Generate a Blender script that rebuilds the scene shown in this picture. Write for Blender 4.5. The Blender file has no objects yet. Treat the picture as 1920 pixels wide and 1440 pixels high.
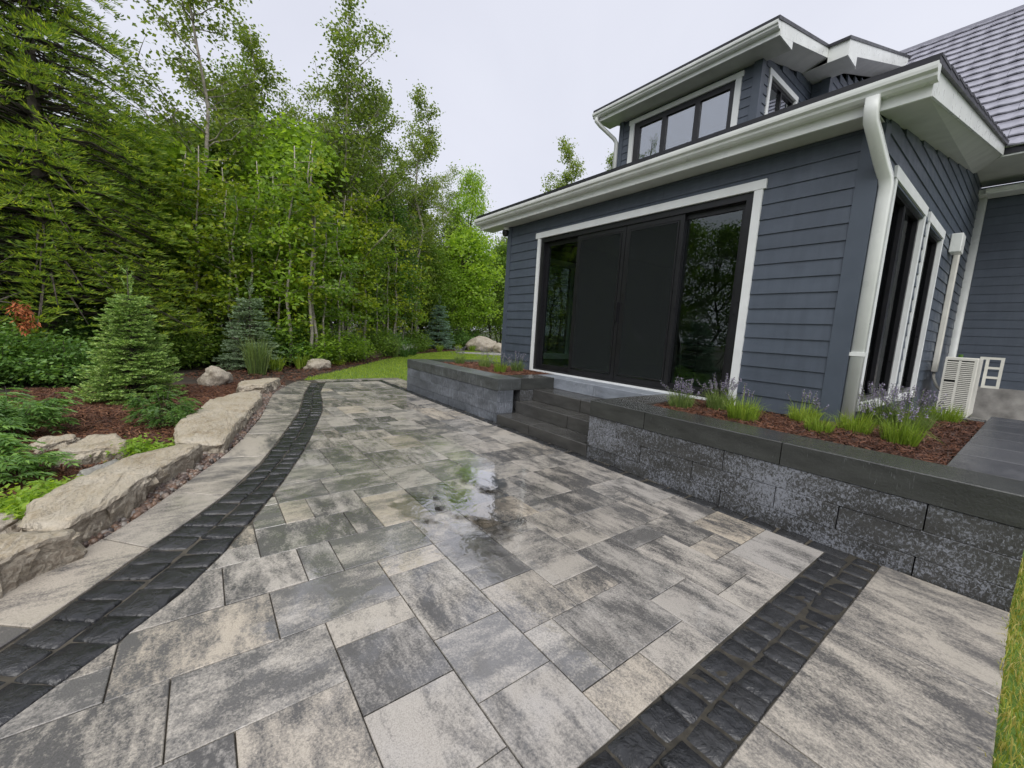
import bpy, bmesh, math, random
import numpy as np
from mathutils import Vector, Matrix, noise

rnd = random.Random(7)
rng = np.random.default_rng(7)
S = bpy.context.scene
C = S.collection

# ------------------------------------------------------------------ camera
cam_d = bpy.data.cameras.new("camera")
cam = bpy.data.objects.new("camera", cam_d)
C.objects.link(cam)
cam_d.sensor_width = 36.0
cam_d.lens = 754.16 / 1920 * 36.0
cam_d.clip_start = 0.05
cam_d.clip_end = 2000
RIGHT = Vector((0.60393975, 0.79478337, 0.05980116))
DOWN = Vector((0.13756735, -0.03004221, -0.99003671))
FWD = Vector((-0.78506816, 0.60614921, -0.12747992))
m = Matrix((RIGHT, -DOWN, -FWD)).transposed().to_4x4()
m.translation = Vector((0, 0, 1.35))
cam.matrix_world = m
S.camera = cam

# ------------------------------------------------------------------ world, sun, exposure
SUN_EL, SUN_AZ = math.radians(54), math.radians(128)
W = bpy.data.worlds.new("World")
S.world = W
W.use_nodes = True
nt = W.node_tree
nt.nodes.clear()
n_out = nt.nodes.new("ShaderNodeOutputWorld")
n_bg = nt.nodes.new("ShaderNodeBackground")
n_sky = nt.nodes.new("ShaderNodeTexSky")
n_sky.sky_type = 'NISHITA'
n_sky.sun_disc = False
n_sky.sun_elevation = SUN_EL
n_sky.sun_rotation = SUN_AZ
n_sky.dust_density = 4.0
n_mix = nt.nodes.new("ShaderNodeMix")
n_mix.data_type = 'RGBA'
n_mix.inputs[0].default_value = 0.93
n_mix.inputs[7].default_value = (3.98, 4.05, 4.48, 1)      # even cloud deck
nt.links.new(n_sky.outputs[0], n_mix.inputs[6])
n_tc = nt.nodes.new("ShaderNodeTexCoord")
n_cl = nt.nodes.new("ShaderNodeTexNoise")
n_cl.inputs['Scale'].default_value = 1.7
n_cl.inputs['Detail'].default_value = 5
n_cl.inputs['Distortion'].default_value = 0.4
nt.links.new(n_tc.outputs['Generated'], n_cl.inputs['Vector'])
n_rp = nt.nodes.new("ShaderNodeValToRGB")
n_rp.color_ramp.elements[0].position, n_rp.color_ramp.elements[0].color = 0.32, (.90, .905, .925, 1)
n_rp.color_ramp.elements[1].position, n_rp.color_ramp.elements[1].color = 0.68, (1.0, 1.0, 1.0, 1)
nt.links.new(n_cl.outputs[0], n_rp.inputs[0])
n_mu = nt.nodes.new("ShaderNodeMix")
n_mu.data_type = 'RGBA'
n_mu.blend_type = 'MULTIPLY'
n_mu.inputs[0].default_value = 1.0
nt.links.new(n_mix.outputs[2], n_mu.inputs[6])
nt.links.new(n_rp.outputs[0], n_mu.inputs[7])
nt.links.new(n_mu.outputs[2], n_bg.inputs[0])
n_bg.inputs[1].default_value = 0.11
nt.links.new(n_bg.outputs[0], n_out.inputs[0])

sun_d = bpy.data.lights.new("sun", 'SUN')
sun_d.energy = 1.5
sun_d.angle = math.radians(60)
sun_d.color = (1.0, 0.98, 0.95)
sun = bpy.data.objects.new("sun", sun_d)
C.objects.link(sun)
sd = Vector((math.cos(SUN_EL) * math.sin(SUN_AZ), math.cos(SUN_EL) * math.cos(SUN_AZ), math.sin(SUN_EL)))
sun.rotation_euler = sd.to_track_quat('Z', 'Y').to_euler()
sun.location = (0, -5, 30)

S.view_settings.view_transform = 'Standard'
S.view_settings.look = 'None'
S.view_settings.exposure = 0.97
S.view_settings.gamma = 1.0
S.view_settings.use_curve_mapping = False
S.render.engine = 'CYCLES'
S.cycles.max_bounces = 6
S.cycles.diffuse_bounces = 3
S.cycles.glossy_bounces = 3
S.cycles.adaptive_threshold = 0.02
S.cycles.transparent_max_bounces = 12
S.cycles.use_denoising = True

# ------------------------------------------------------------------ material helpers
class NB:
    def __init__(s, name):
        s.mat = bpy.data.materials.new(name)
        s.mat.use_nodes = True
        s.t = s.mat.node_tree
        s.t.nodes.clear()
        s.out = s.t.nodes.new("ShaderNodeOutputMaterial")
    def n(s, kind, **kw):
        nd = s.t.nodes.new(kind)
        for k, v in kw.items():
            setattr(nd, k, v)
        return nd
    def lk(s, a, b):
        s.t.links.new(a, b)
    def put(s, sock, v):
        if hasattr(v, 'is_linked') or isinstance(v, bpy.types.NodeSocket):
            s.lk(v, sock)
        elif isinstance(v, (tuple, list)) and len(v) == 3 and sock.type == 'RGBA':
            sock.default_value = (*v, 1)
        elif isinstance(v, (int, float)) and sock.type == 'RGBA':
            sock.default_value = (v, v, v, 1)
        else:
            sock.default_value = v
    def coord(s, which='Object'):
        return s.n("ShaderNodeTexCoord").outputs[which]
    def pos(s):
        return s.n("ShaderNodeNewGeometry").outputs['Position']
    def vmul(s, v, sc):
        nd = s.n("ShaderNodeVectorMath", operation='MULTIPLY')
        s.lk(v, nd.inputs[0]); s.put(nd.inputs[1], sc)
        return nd.outputs[0]
    def vadd(s, v, o):
        nd = s.n("ShaderNodeVectorMath", operation='ADD')
        s.lk(v, nd.inputs[0]); s.put(nd.inputs[1], o)
        return nd.outputs[0]
    def noise(s, vec, scale, detail=4, rough=0.55, dist=0.0):
        nd = s.n("ShaderNodeTexNoise")
        if vec is not None: s.lk(vec, nd.inputs['Vector'])
        nd.inputs['Scale'].default_value = scale
        nd.inputs['Detail'].default_value = detail
        nd.inputs['Roughness'].default_value = rough
        nd.inputs['Distortion'].default_value = dist
        return nd.outputs[0]
    def ramp(s, fac, stops, interp='LINEAR'):
        nd = s.n("ShaderNodeValToRGB")
        nd.color_ramp.interpolation = interp
        e = nd.color_ramp.elements
        while len(e) < len(stops): e.new(0.5)
        for k, (p, c) in enumerate(stops):
            e[k].position = p
            e[k].color = (*c, 1) if isinstance(c, (tuple, list)) else (c, c, c, 1)
        s.lk(fac, nd.inputs[0])
        return nd.outputs[0]
    def math(s, op, a, b=0.0, clamp=False):
        nd = s.n("ShaderNodeMath", operation=op)
        nd.use_clamp = clamp
        s.put(nd.inputs[0], a); s.put(nd.inputs[1], b)
        return nd.outputs[0]
    def mix(s, fac, a, b):
        nd = s.n("ShaderNodeMix", data_type='RGBA')
        s.put(nd.inputs[0], fac); s.put(nd.inputs[6], a); s.put(nd.inputs[7], b)
        return nd.outputs[2]
    def bump(s, h, strength=0.3, dist=0.01):
        nd = s.n("ShaderNodeBump")
        nd.inputs['Strength'].default_value = strength
        nd.inputs['Distance'].default_value = dist
        s.lk(h, nd.inputs['Height'])
        return nd.outputs[0]
    def rand(s):
        return s.n("ShaderNodeObjectInfo").outputs['Random']
    def rand2(s, k):
        nd = s.n("ShaderNodeTexWhiteNoise", noise_dimensions='1D')
        s.lk(s.math('ADD', s.math('MULTIPLY', s.rand(), 37.7), k), nd.inputs['W'])
        return nd.outputs['Value']
    def principled(s, col, rough=0.6, normal=None, spec=0.5, metal=0.0, coat=None):
        p = s.n("ShaderNodeBsdfPrincipled")
        s.put(p.inputs['Base Color'], col)
        s.put(p.inputs['Roughness'], rough)
        s.put(p.inputs['Specular IOR Level'], spec)
        p.inputs['Metallic'].default_value = metal
        if coat is not None:
            s.put(p.inputs['Coat Weight'], coat)
            p.inputs['Coat Roughness'].default_value = 0.08
        if normal is not None: s.lk(normal, p.inputs['Normal'])
        s.lk(p.outputs[0], s.out.inputs[0])
        return p

M = {}
def simple(name, col, rough=0.5, var=0.08, scale=6.0, bump=0.0, bscale=60, metal=0.0, spec=0.5):
    b = NB(name)
    c = b.coord()
    f = b.noise(b.vadd(c, b.vmul(b.n("ShaderNodeCombineXYZ").outputs[0], (0, 0, 0))), scale, 5)
    lo = tuple(v * (1 - var * 2) for v in col); hi = tuple(min(1, v * (1 + var * 2)) for v in col)
    colr = b.ramp(f, [(0.3, lo), (0.7, hi)])
    nrm = b.bump(b.noise(c, bscale, 4), bump, 0.01) if bump else None
    rr = b.ramp(b.noise(c, scale * 2.3, 3), [(0.3, max(0.02, rough - .08)), (0.7, min(1, rough + .08))])
    b.principled(colr, rr, nrm, metal=metal, spec=spec)
    M[name] = b.mat
    return b.mat

def mat_paver(name, lights, darks, bias=0.0, contrast=1.0, rough=(0.22, 0.6)):
    b = NB(name)
    r1, r2, r3 = b.rand(), b.rand2(1.3), b.rand2(5.1)
    off = b.n("ShaderNodeCombineXYZ")
    b.lk(b.math('MULTIPLY', r1, 60), off.inputs[0]); b.lk(b.math('MULTIPLY', r2, 60), off.inputs[1]); b.lk(b.math('MULTIPLY', r3, 60), off.inputs[2])
    c = b.vadd(b.coord(), off.outputs[0])
    # streaks run with the slab's pressing direction, one of two
    sx = b.n("ShaderNodeCombineXYZ")
    t = b.math('GREATER_THAN', r2, 0.5)
    b.lk(b.math('ADD', b.math('MULTIPLY', t, 3.4), 2.6), sx.inputs[0])
    b.lk(b.math('SUBTRACT', 6.0, b.math('MULTIPLY', t, 3.4)), sx.inputs[1])
    sx.inputs[2].default_value = 2
    cs = b.vmul(c, sx.outputs[0])
    big = b.noise(cs, 0.95, 7, 0.62, 0.35)
    fine = b.noise(c, 95, 3, 0.7)
    mid = b.noise(cs, 5.0, 4, 0.6)
    f = b.math('ADD', b.math('MULTIPLY', big, 1.0), b.math('MULTIPLY', b.math('SUBTRACT', fine, 0.5), 0.5))
    f = b.math('ADD', f, b.math('MULTIPLY', b.math('SUBTRACT', mid, 0.5), 0.34))
    f = b.math('ADD', f, b.math('MULTIPLY', b.math('SUBTRACT', r3, 0.5 + bias), 0.20))
    mask = b.ramp(f, [(0.5 - .13 / contrast, 1.0), (0.5 + .0, 0.47), (0.5 + .11 / contrast, 0.0)])
    light = b.ramp(r1, [(k / max(1, len(lights) - 1), c_) for k, c_ in enumerate(lights)])
    light = b.mix(b.math('MULTIPLY', b.noise(c, 3.0, 4), 0.5), light, lights[-1])
    dark = b.ramp(r2, [(0, darks[0]), (1, darks[1])])
    col = b.mix(mask, light, dark)
    spk = b.ramp(b.noise(c, 210, 2, 0.8), [(0.34, 0.72), (0.5, 1.0), (0.66, 1.16)])
    mm = b.n("ShaderNodeMix", data_type='RGBA', blend_type='MULTIPLY')
    mm.inputs[0].default_value = 0.85
    b.lk(col, mm.inputs[6]); b.lk(spk, mm.inputs[7])
    # damp film, uneven over the terrace
    w = b.noise(b.pos(), 0.55, 4, 0.6)
    rr = b.ramp(w, [(0.36, rough[0]), (0.62, rough[1])])
    h = b.math('ADD', b.noise(c, 160, 4, 0.7), b.math('MULTIPLY', b.noise(c, 30, 3), 0.6))
    # standing film of rain over the low middle of the terrace, broken up by the slabs' unevenness
    d = b.vmul(b.vadd(b.pos(), (2.6, -1.55, 0)), (1 / 2.6, 1 / 1.4, 0))
    ln_ = b.n("ShaderNodeVectorMath", operation='LENGTH'); b.lk(d, ln_.inputs[0])
    film = b.math('ADD', b.math('SUBTRACT', 1.0, ln_.outputs['Value']), b.math('MULTIPLY', b.math('SUBTRACT', b.noise(b.pos(), 3.2, 6, 0.62, 0.4), 0.5), 2.6))
    film = b.math('ADD', film, b.math('MULTIPLY', b.math('SUBTRACT', r2, 0.5), 0.5))
    film = b.ramp(film, [(0.0, 0.0), (0.45, 1.0)])
    p = b.principled(mm.outputs[2], rr, b.bump(h, 0.22, 0.004), spec=0.5, coat=film)
    p.inputs['Coat IOR'].default_value = 1.85
    p.inputs['Coat Roughness'].default_value = 0.04
    b.lk(b.bump(b.noise(b.pos(), 14, 2, 0.5, 0.4), 0.12, 0.01), p.inputs['Coat Normal'])
    M[name] = b.mat

CREAM = [(.42, .38, .315), (.37, .345, .31), (.46, .395, .30), (.33, .315, .295), (.41, .38, .33), (.385, .355, .315)]
mat_paver('paver_blend', CREAM, [(.082, .079, .076), (.145, .14, .133)], rough=(0.06, 0.32))
mat_paver('slab_blend', [(.36, .335, .295), (.40, .36, .30)], [(.09, .086, .082), (.14, .132, .125)], bias=0.12, contrast=1.0, rough=(0.08, 0.4))
mat_paver('slab_wet', [(.12, .12, .125), (.10, .10, .105)], [(.05, .05, .055), (.07, .07, .075)], rough=(0.1, 0.3))

def mat_cobble():
    b = NB('cobble_wet')
    r = b.rand(); off = b.n("ShaderNodeCombineXYZ")
    b.lk(b.math('MULTIPLY', r, 50), off.inputs[0]); b.lk(b.math('MULTIPLY', r, 31), off.inputs[1])
    c = b.vadd(b.coord(), off.outputs[0])
    col = b.ramp(b.noise(c, 9, 6, 0.65), [(0.3, (.012, .0125, .014)), (0.55, (.022, .023, .025)), (0.75, (.04, .04, .042))])
    h = b.math('ADD', b.noise(c, 16, 5, 0.55, 0.8), b.math('MULTIPLY', b.noise(c, 70, 4), 0.18))
    rr = b.ramp(b.noise(c, 12, 4), [(0.3, 0.07), (0.7, 0.32)])
    col = b.mix(b.math('MULTIPLY', b.rand2(2.2), 0.4), col, (.04, .04, .04))
    grit = b.ramp(b.noise(c, 130, 3, .7), [(0.60, 0.0), (0.72, 0.5)])
    col = b.mix(grit, col, (.10, .095, .085))
    b.principled(col, rr, b.bump(h, 0.75, 0.02), spec=0.5)
    M['cobble'] = b.mat
mat_cobble()

def mat_block(name, base, pale, thr, amount, rough, streak=(16, 16, 7), topdark=0.0):
    b = NB(name)
    r = b.rand(); off = b.n("ShaderNodeCombineXYZ")
    b.lk(b.math('MULTIPLY', r, 43), off.inputs[0]); b.lk(b.math('MULTIPLY', r, 17), off.inputs[2])
    c = b.vadd(b.coord(), off.outputs[0])
    col = b.ramp(b.noise(b.vmul(c, (1.5, 1.5, 5)), 2.2, 6, 0.6), [(0.3, tuple(v * .72 for v in base)), (0.7, tuple(v * 1.35 for v in base))])
    sp = b.noise(b.vmul(c, streak), 3.2, 5, 0.72, 0.9)
    patch = b.noise(b.vmul(b.pos(), (1.0, 1.0, 2.2)), 1.6, 4, 0.6)
    f = b.math('ADD', sp, b.math('MULTIPLY', b.math('SUBTRACT', patch, 0.5), 0.5))
    mask = b.math('MULTIPLY', b.ramp(f, [(thr, 0.0), (thr + 0.13, 1.0)]), amount)
    col = b.mix(mask, col, pale)
    rr = b.mix(mask, rough, 0.7)
    h = b.math('ADD', b.noise(c, 60, 5, 0.6), b.math('MULTIPLY', sp, 0.6))
    b.principled(col, rr, b.bump(h, 0.55, 0.008), spec=0.5)
    M[name] = b.mat
mat_block('block_wet', (.045, .045, .043), (.25, .265, .30), 0.47, 0.8, 0.34, (22, 22, 15))
mat_block('block_dry', (.085, .094, .108), (.25, .27, .31), 0.50, 0.75, 0.42, (22, 22, 4))
mat_block('cap_wet', (.042, .044, .041), (.26, .27, .28), 0.66, 0.5, 0.13, (18, 18, 3))
mat_block('cap_streak', (.06, .065, .065), (.27, .29, .32), 0.54, 0.7, 0.3, (22, 22, 2))
mat_block('tread_wet', (.056, .055, .052), (.3, .3, .3), 0.72, 0.5, 0.16, (16, 16, 6))
mat_block('platform_pale', (.20, .22, .25), (.34, .36, .4), 0.55, 0.5, 0.42, (10, 10, 4))

def mat_siding():
    b = NB('siding'); c = b.pos()
    k = b.math('ADD', b.math('MULTIPLY', b.rand(), .14), .93)
    col = b.ramp(b.noise(b.vmul(c, (1, 1, 3)), 2.5, 5), [(0.3, (.067, .083, .108)), (0.7, (.080, .098, .127))])
    dirt = b.ramp(b.noise(b.vmul(c, (9, 9, 1.1)), 1.4, 5, .65), [(0.35, .86), (0.6, 1.0)])
    mm = b.n("ShaderNodeMix", data_type='RGBA', blend_type='MULTIPLY'); mm.inputs[0].default_value = 1; b.lk(col, mm.inputs[6]); b.lk(dirt, mm.inputs[7])
    sc = b.n("ShaderNodeVectorMath", operation='SCALE'); b.lk(mm.outputs[2], sc.inputs[0]); b.lk(k, sc.inputs['Scale'])
    grain = b.noise(b.vmul(c, (3, 3, 60)), 3, 4, .6)
    b.principled(sc.outputs[0], b.ramp(b.noise(c, 5, 3), [(0.3, .36), (0.7, .55)]), b.bump(grain, .10, .01))
    M['siding'] = b.mat
mat_siding()
simple('corner_trim', (.072, .089, .115), 0.45, 0.04, 3)
simple('white_trim', (.74, .76, .75), 0.42, 0.03, 4)
simple('white_metal', (.70, .72, .69), 0.32, 0.04, 3)
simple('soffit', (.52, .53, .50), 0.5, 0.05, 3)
simple('frame_black', (.012, .012, .014), 0.35, 0.1, 8)
simple('roof_metal', (.012, .0125, .015), 0.4, 0.15, 5)
simple('interior', (.22, .22, .20), 0.8, 0.05, 2)
simple('interior_dark', (.025, .025, .024), 0.8, 0.05, 2)
simple('concrete', (.27, .26, .24), 0.7, 0.22, 4, 0.3, 50)
simple('ac_white', (.62, .61, .55), 0.5, 0.04, 5)
simple('dark_void', (.01, .01, .01), 0.8, 0.05, 3)
simple('sand', (.06, .052, .038), 0.85, 0.25, 18, 0.4, 90)
simple('joint_dark', (.03, .026, .018), 0.8, 0.3, 25, 0.4, 90)
simple('soil', (.035, .024, .016), 0.9, 0.3, 3, 0.5, 20)
simple('forest_floor', (.035, .040, .016), 0.95, 0.4, 1.2, 0.5, 8)
simple('lawn_base', (.085, .15, .022), 0.9, 0.2, 2.5, 0.4, 60)
simple('bark_grey', (.33, .295, .25), 0.85, 0.25, 9, 0.6, 30)
simple('bark_dark', (.075, .062, .05), 0.9, 0.25, 8, 0.7, 25)
simple('bird_white', (.8, .8, .8), 0.6, 0.03, 20)
simple('rust', (.30, .09, .025), 0.8, 0.3, 30)
simple('screen', (.018, .021, .021), 0.6, 0.05, 3)

def mat_shingle():
    b = NB('shingle')
    c = b.coord()
    col = b.ramp(b.noise(b.vadd(c, b.vmul(b.pos(), (.7, .7, .7))), 5, 5), [(0.3, (.235, .235, .275)), (0.7, (.315, .312, .36))])
    b.principled(col, 0.24, b.bump(b.noise(c, 9, 3), 0.12, 0.02), spec=0.6)
    M['shingle'] = b.mat
mat_shingle()

def mat_stone(name, cols, rough=0.6, bscale=7):
    b = NB(name)
    r = b.rand(); off = b.n("ShaderNodeCombineXYZ"); b.lk(b.math('MULTIPLY', r, 40), off.inputs[0])
    c = b.vadd(b.coord(), off.outputs[0])
    # bedding planes; steep faces mixed browner and darker, upward faces left paler
    st = b.noise(b.vmul(c, (1.2, 1.2, 14)), 2.2, 6, 0.62, 0.6)
    patch = b.noise(c, 2.6, 6, 0.65, 0.4)
    col = b.ramp(b.math('ADD', b.math('MULTIPLY', st, .45), b.math('MULTIPLY', patch, .55)), [(0.32, cols[0]), (0.47, cols[1]), (0.62, cols[2])])
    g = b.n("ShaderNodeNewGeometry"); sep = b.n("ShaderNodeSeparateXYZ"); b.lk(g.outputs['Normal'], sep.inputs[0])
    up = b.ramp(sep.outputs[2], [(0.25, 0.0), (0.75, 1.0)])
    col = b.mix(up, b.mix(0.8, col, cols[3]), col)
    flake = b.noise(b.vmul(c, (3.5, 11, 11)), 2.0, 7, .68, 1.2)
    col = b.mix(b.ramp(flake, [(0.42, 0.0), (0.62, 0.75)]), col, cols[2])
    crack = b.ramp(b.noise(b.vmul(c, (2.2, 6, 6)), 1.6, 5, .6, 1.6), [(0.485, 1.0), (0.5, 0.35), (0.515, 1.0)])
    cm2 = b.n("ShaderNodeMix", data_type='RGBA', blend_type='MULTIPLY'); cm2.inputs[0].default_value = .55; b.lk(col, cm2.inputs[6]); b.lk(crack, cm2.inputs[7]); col = cm2.outputs[2]
    spk = b.ramp(b.noise(c, 60, 4, .7), [(0.3, 0.7), (0.6, 1.1)])
    mm = b.n("ShaderNodeMix", data_type='RGBA', blend_type='MULTIPLY'); mm.inputs[0].default_value = .7
    b.lk(col, mm.inputs[6]); b.lk(spk, mm.inputs[7])
    h = b.math('ADD', b.math('ADD', b.noise(c, bscale * 3, 6, 0.6), b.math('MULTIPLY', flake, 1.5)), b.math('MULTIPLY', crack, 0.5))
    b.principled(mm.outputs[2], rough, b.bump(h, 0.6, 0.03))
    M[name] = b.mat
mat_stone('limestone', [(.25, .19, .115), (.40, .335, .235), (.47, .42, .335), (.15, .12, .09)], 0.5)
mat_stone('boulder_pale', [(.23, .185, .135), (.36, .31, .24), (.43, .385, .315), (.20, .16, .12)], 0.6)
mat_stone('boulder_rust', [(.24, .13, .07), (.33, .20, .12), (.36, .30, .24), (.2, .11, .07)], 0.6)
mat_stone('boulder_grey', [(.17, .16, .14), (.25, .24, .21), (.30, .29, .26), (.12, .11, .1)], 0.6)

def mat_island(name, stops, rough=0.6, trans=0.0, spec=0.4, tcol=None, objvar=0.25, nscale=0.6):
    """colour differs from piece to piece (leaf, chip, pebble), drifts gently over the plant and from plant to plant"""
    b = NB(name)
    gain = 1.6 if name.startswith('leaf') else 1.5 if name.startswith('needle') else 1.25 if name.startswith('grass') else 1.0
    stops = [(p_, tuple(q * gain for q in c_)) for p_, c_ in stops]
    g = b.n("ShaderNodeNewGeometry")
    f = b.math('ADD', b.math('MULTIPLY', g.outputs['Random Per Island'], 0.72), b.math('MULTIPLY', b.noise(g.outputs['Position'], nscale, 3), 0.28))
    f = b.math('ADD', f, b.math('MULTIPLY', b.math('SUBTRACT', b.rand(), 0.5), objvar))
    col = b.ramp(f, stops)
    p = b.principled(col, rough, spec=spec)
    if trans:
        tr = b.n("ShaderNodeBsdfTranslucent")
        tb = b.n("ShaderNodeMix", data_type='RGBA', blend_type='MULTIPLY'); tb.inputs[0].default_value = 1
        b.lk(col, tb.inputs[6]); tb.inputs[7].default_value = tcol or (1.5, 1.5, .7, 1)
        b.lk(tb.outputs[2], tr.inputs[0])
        mx = b.n("ShaderNodeMixShader"); mx.inputs[0].default_value = trans
        b.lk(p.outputs[0], mx.inputs[1]); b.lk(tr.outputs[0], mx.inputs[2]); b.lk(mx.outputs[0], b.out.inputs[0])
    M[name] = b.mat
mat_island('leaf_poplar', [(0.1, (.06, .09, .022)), (0.5, (.105, .15, .034)), (0.9, (.17, .21, .045))], 0.45, 0.5)
mat_island('leaf_green', [(0.1, (.045, .085, .016)), (0.5, (.085, .145, .025)), (0.9, (.15, .22, .035))], 0.45, 0.5)
mat_island('leaf_bright', [(0.1, (.09, .15, .02)), (0.5, (.145, .23, .03)), (0.9, (.23, .32, .045))], 0.45, 0.5)
mat_island('leaf_lime', [(0.1, (.08, .125, .014)), (0.5, (.155, .21, .02)), (0.9, (.27, .31, .03))], 0.45, 0.4)
mat_island('leaf_dark', [(0.1, (.025, .06, .014)), (0.5, (.05, .105, .024)), (0.9, (.09, .16, .036))], 0.4, 0.45)
mat_island('leaf_shrub', [(0.1, (.04, .085, .02)), (0.5, (.08, .155, .04)), (0.9, (.15, .25, .06))], 0.35, 0.4)
mat_island('leaf_fir', [(0.1, (.045, .085, .016)), (0.45, (.10, .16, .026)), (0.75, (.18, .24, .032)), (0.95, (.31, .34, .045))], 0.6, 0.45, objvar=0.1, nscale=0.9)
mat_island('leaf_fir_dark', [(0.1, (.028, .05, .016)), (0.5, (.055, .09, .024)), (0.95, (.11, .15, .04))], 0.6, 0.4)
mat_island('needle_green', [(0.1, (.045, .09, .02)), (0.35, (.115, .20, .045)), (0.65, (.22, .32, .085)), (0.95, (.37, .45, .15))], 0.55, 0.15, objvar=0)
mat_island('needle_blue', [(0.1, (.05, .085, .055)), (0.5, (.11, .18, .125)), (0.85, (.24, .34, .26))], 0.55, 0.12, objvar=0)
mat_island('needle_mixed', [(0.1, (.05, .085, .04)), (0.5, (.13, .19, .095)), (0.85, (.27, .35, .23))], 0.55, 0.12, objvar=0)
mat_island('grass', [(0.1, (.10, .16, .018)), (0.5, (.18, .26, .026)), (0.9, (.30, .36, .05))], 0.6, 0.3, nscale=2.0)
mat_island('grass_worn', [(0.1, (.10, .15, .02)), (0.45, (.19, .24, .03)), (0.65, (.30, .28, .06)), (0.9, (.42, .36, .14))], 0.6, 0.3, nscale=5.0)
mat_island('blade_sage', [(0.1, (.09, .13, .05)), (0.5, (.16, .24, .06)), (0.9, (.28, .34, .11))], 0.55, 0.3)
mat_island('blade_bright', [(0.1, (.11, .18, .02)), (0.5, (.2, .30, .03)), (0.9, (.33, .42, .06))], 0.55, 0.3)
mat_island('flower_lavender', [(0.1, (.12, .10, .15)), (0.5, (.22, .19, .27)), (0.9, (.36, .33, .42))], 0.7, 0.2, tcol=(1, 1, 1, 1))
mat_island('flower_white', [(0.1, (.5, .52, .42)), (0.9, (.8, .8, .74))], 0.7, 0.2, tcol=(1, 1, 1, 1))
mat_island('mulch_chip', [(0.1, (.035, .014, .008)), (0.45, (.085, .032, .016)), (0.75, (.15, .06, .028)), (0.95, (.30, .15, .075))], 0.6)
mat_island('pebble', [(0.1, (.045, .042, .04)), (0.35, (.12, .085, .07)), (0.6, (.20, .125, .085)), (0.8, (.25, .22, .19)), (0.95, (.10, .105, .11))], 0.3)

def mat_glass(name, base_refl, tint, gain=1.0):
    b = NB(name)
    fr = b.n("ShaderNodeFresnel")
    bf = b.n("ShaderNodeNewGeometry").outputs['Backfacing']      # the sheet reflects alike on both faces
    b.lk(b.math('SUBTRACT', 1.52, b.math('MULTIPLY', bf, 1.52 - 1 / 1.52)), fr.inputs[0])
    fac = b.math('ADD', b.math('MULTIPLY', fr.outputs[0], gain), base_refl, True)
    gl = b.n("ShaderNodeBsdfGlossy"); gl.inputs['Roughness'].default_value = 0.0
    gl.inputs[0].default_value = (.92, .95, .97, 1)
    tr = b.n("ShaderNodeBsdfTransparent"); tr.inputs[0].default_value = (*tint, 1)
    h = b.noise(b.pos(), 0.7, 2)
    b.lk(b.bump(h, 0.02, 0.1), gl.inputs['Normal'])
    mx = b.n("ShaderNodeMixShader")
    b.lk(fac, mx.inputs[0]); b.lk(tr.outputs[0], mx.inputs[1]); b.lk(gl.outputs[0], mx.inputs[2]); b.lk(mx.outputs[0], b.out.inputs[0])
    M[name] = b.mat
mat_glass('glass_door', 0.03, (.62, .70, .66))
mat_glass('glass_side', 0.01, (.34, .36, .36), .22)
mat_glass('glass_dormer', 0.30, (.5, .55, .6))

def mat_water():
    """thin rain film: thickest in the middle, breaking up toward its margin, stirred by drops"""
    b = NB('water')
    fr = b.n("ShaderNodeFresnel"); fr.inputs[0].default_value = 1.33
    gl = b.n("ShaderNodeBsdfGlossy"); gl.inputs['Roughness'].default_value = 0.03
    tr = b.n("ShaderNodeBsdfTransparent"); tr.inputs[0].default_value = (.93, .93, .92, 1)
    clear = b.n("ShaderNodeBsdfTransparent")
    h = b.math('ADD', b.noise(b.pos(), 11, 2, 0.5, 0.5), b.math('MULTIPLY', b.noise(b.pos(), 60, 2), 0.12))
    nrm = b.bump(h, 0.22, 0.012)
    b.lk(nrm, gl.inputs['Normal'])
    mx = b.n("ShaderNodeMixShader")
    b.lk(b.math('MULTIPLY', fr.outputs[0], 5.5, True), mx.inputs[0]); b.lk(tr.outputs[0], mx.inputs[1]); b.lk(gl.outputs[0], mx.inputs[2])
    g = b.vadd(b.coord('Generated'), (-.5, -.5, 0)); g = b.vmul(g, (2, 2, 0))
    ln_ = b.n("ShaderNodeVectorMath", operation='LENGTH'); b.lk(g, ln_.inputs[0])
    f = b.math('ADD', b.math('SUBTRACT', 1.1, ln_.outputs['Value']), b.math('MULTIPLY', b.math('SUBTRACT', b.noise(b.pos(), 5.5, 6, 0.65, 0.3), 0.5), 2.2))
    mask = b.ramp(f, [(0.15, 0.0), (0.55, 1.0)])
    m2 = b.n("ShaderNodeMixShader"); b.lk(mask, m2.inputs[0]); b.lk(clear.outputs[0], m2.inputs[1]); b.lk(mx.outputs[0], m2.inputs[2]); b.lk(m2.outputs[0], b.out.inputs[0])
    M['water'] = b.mat
mat_water()

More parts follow.
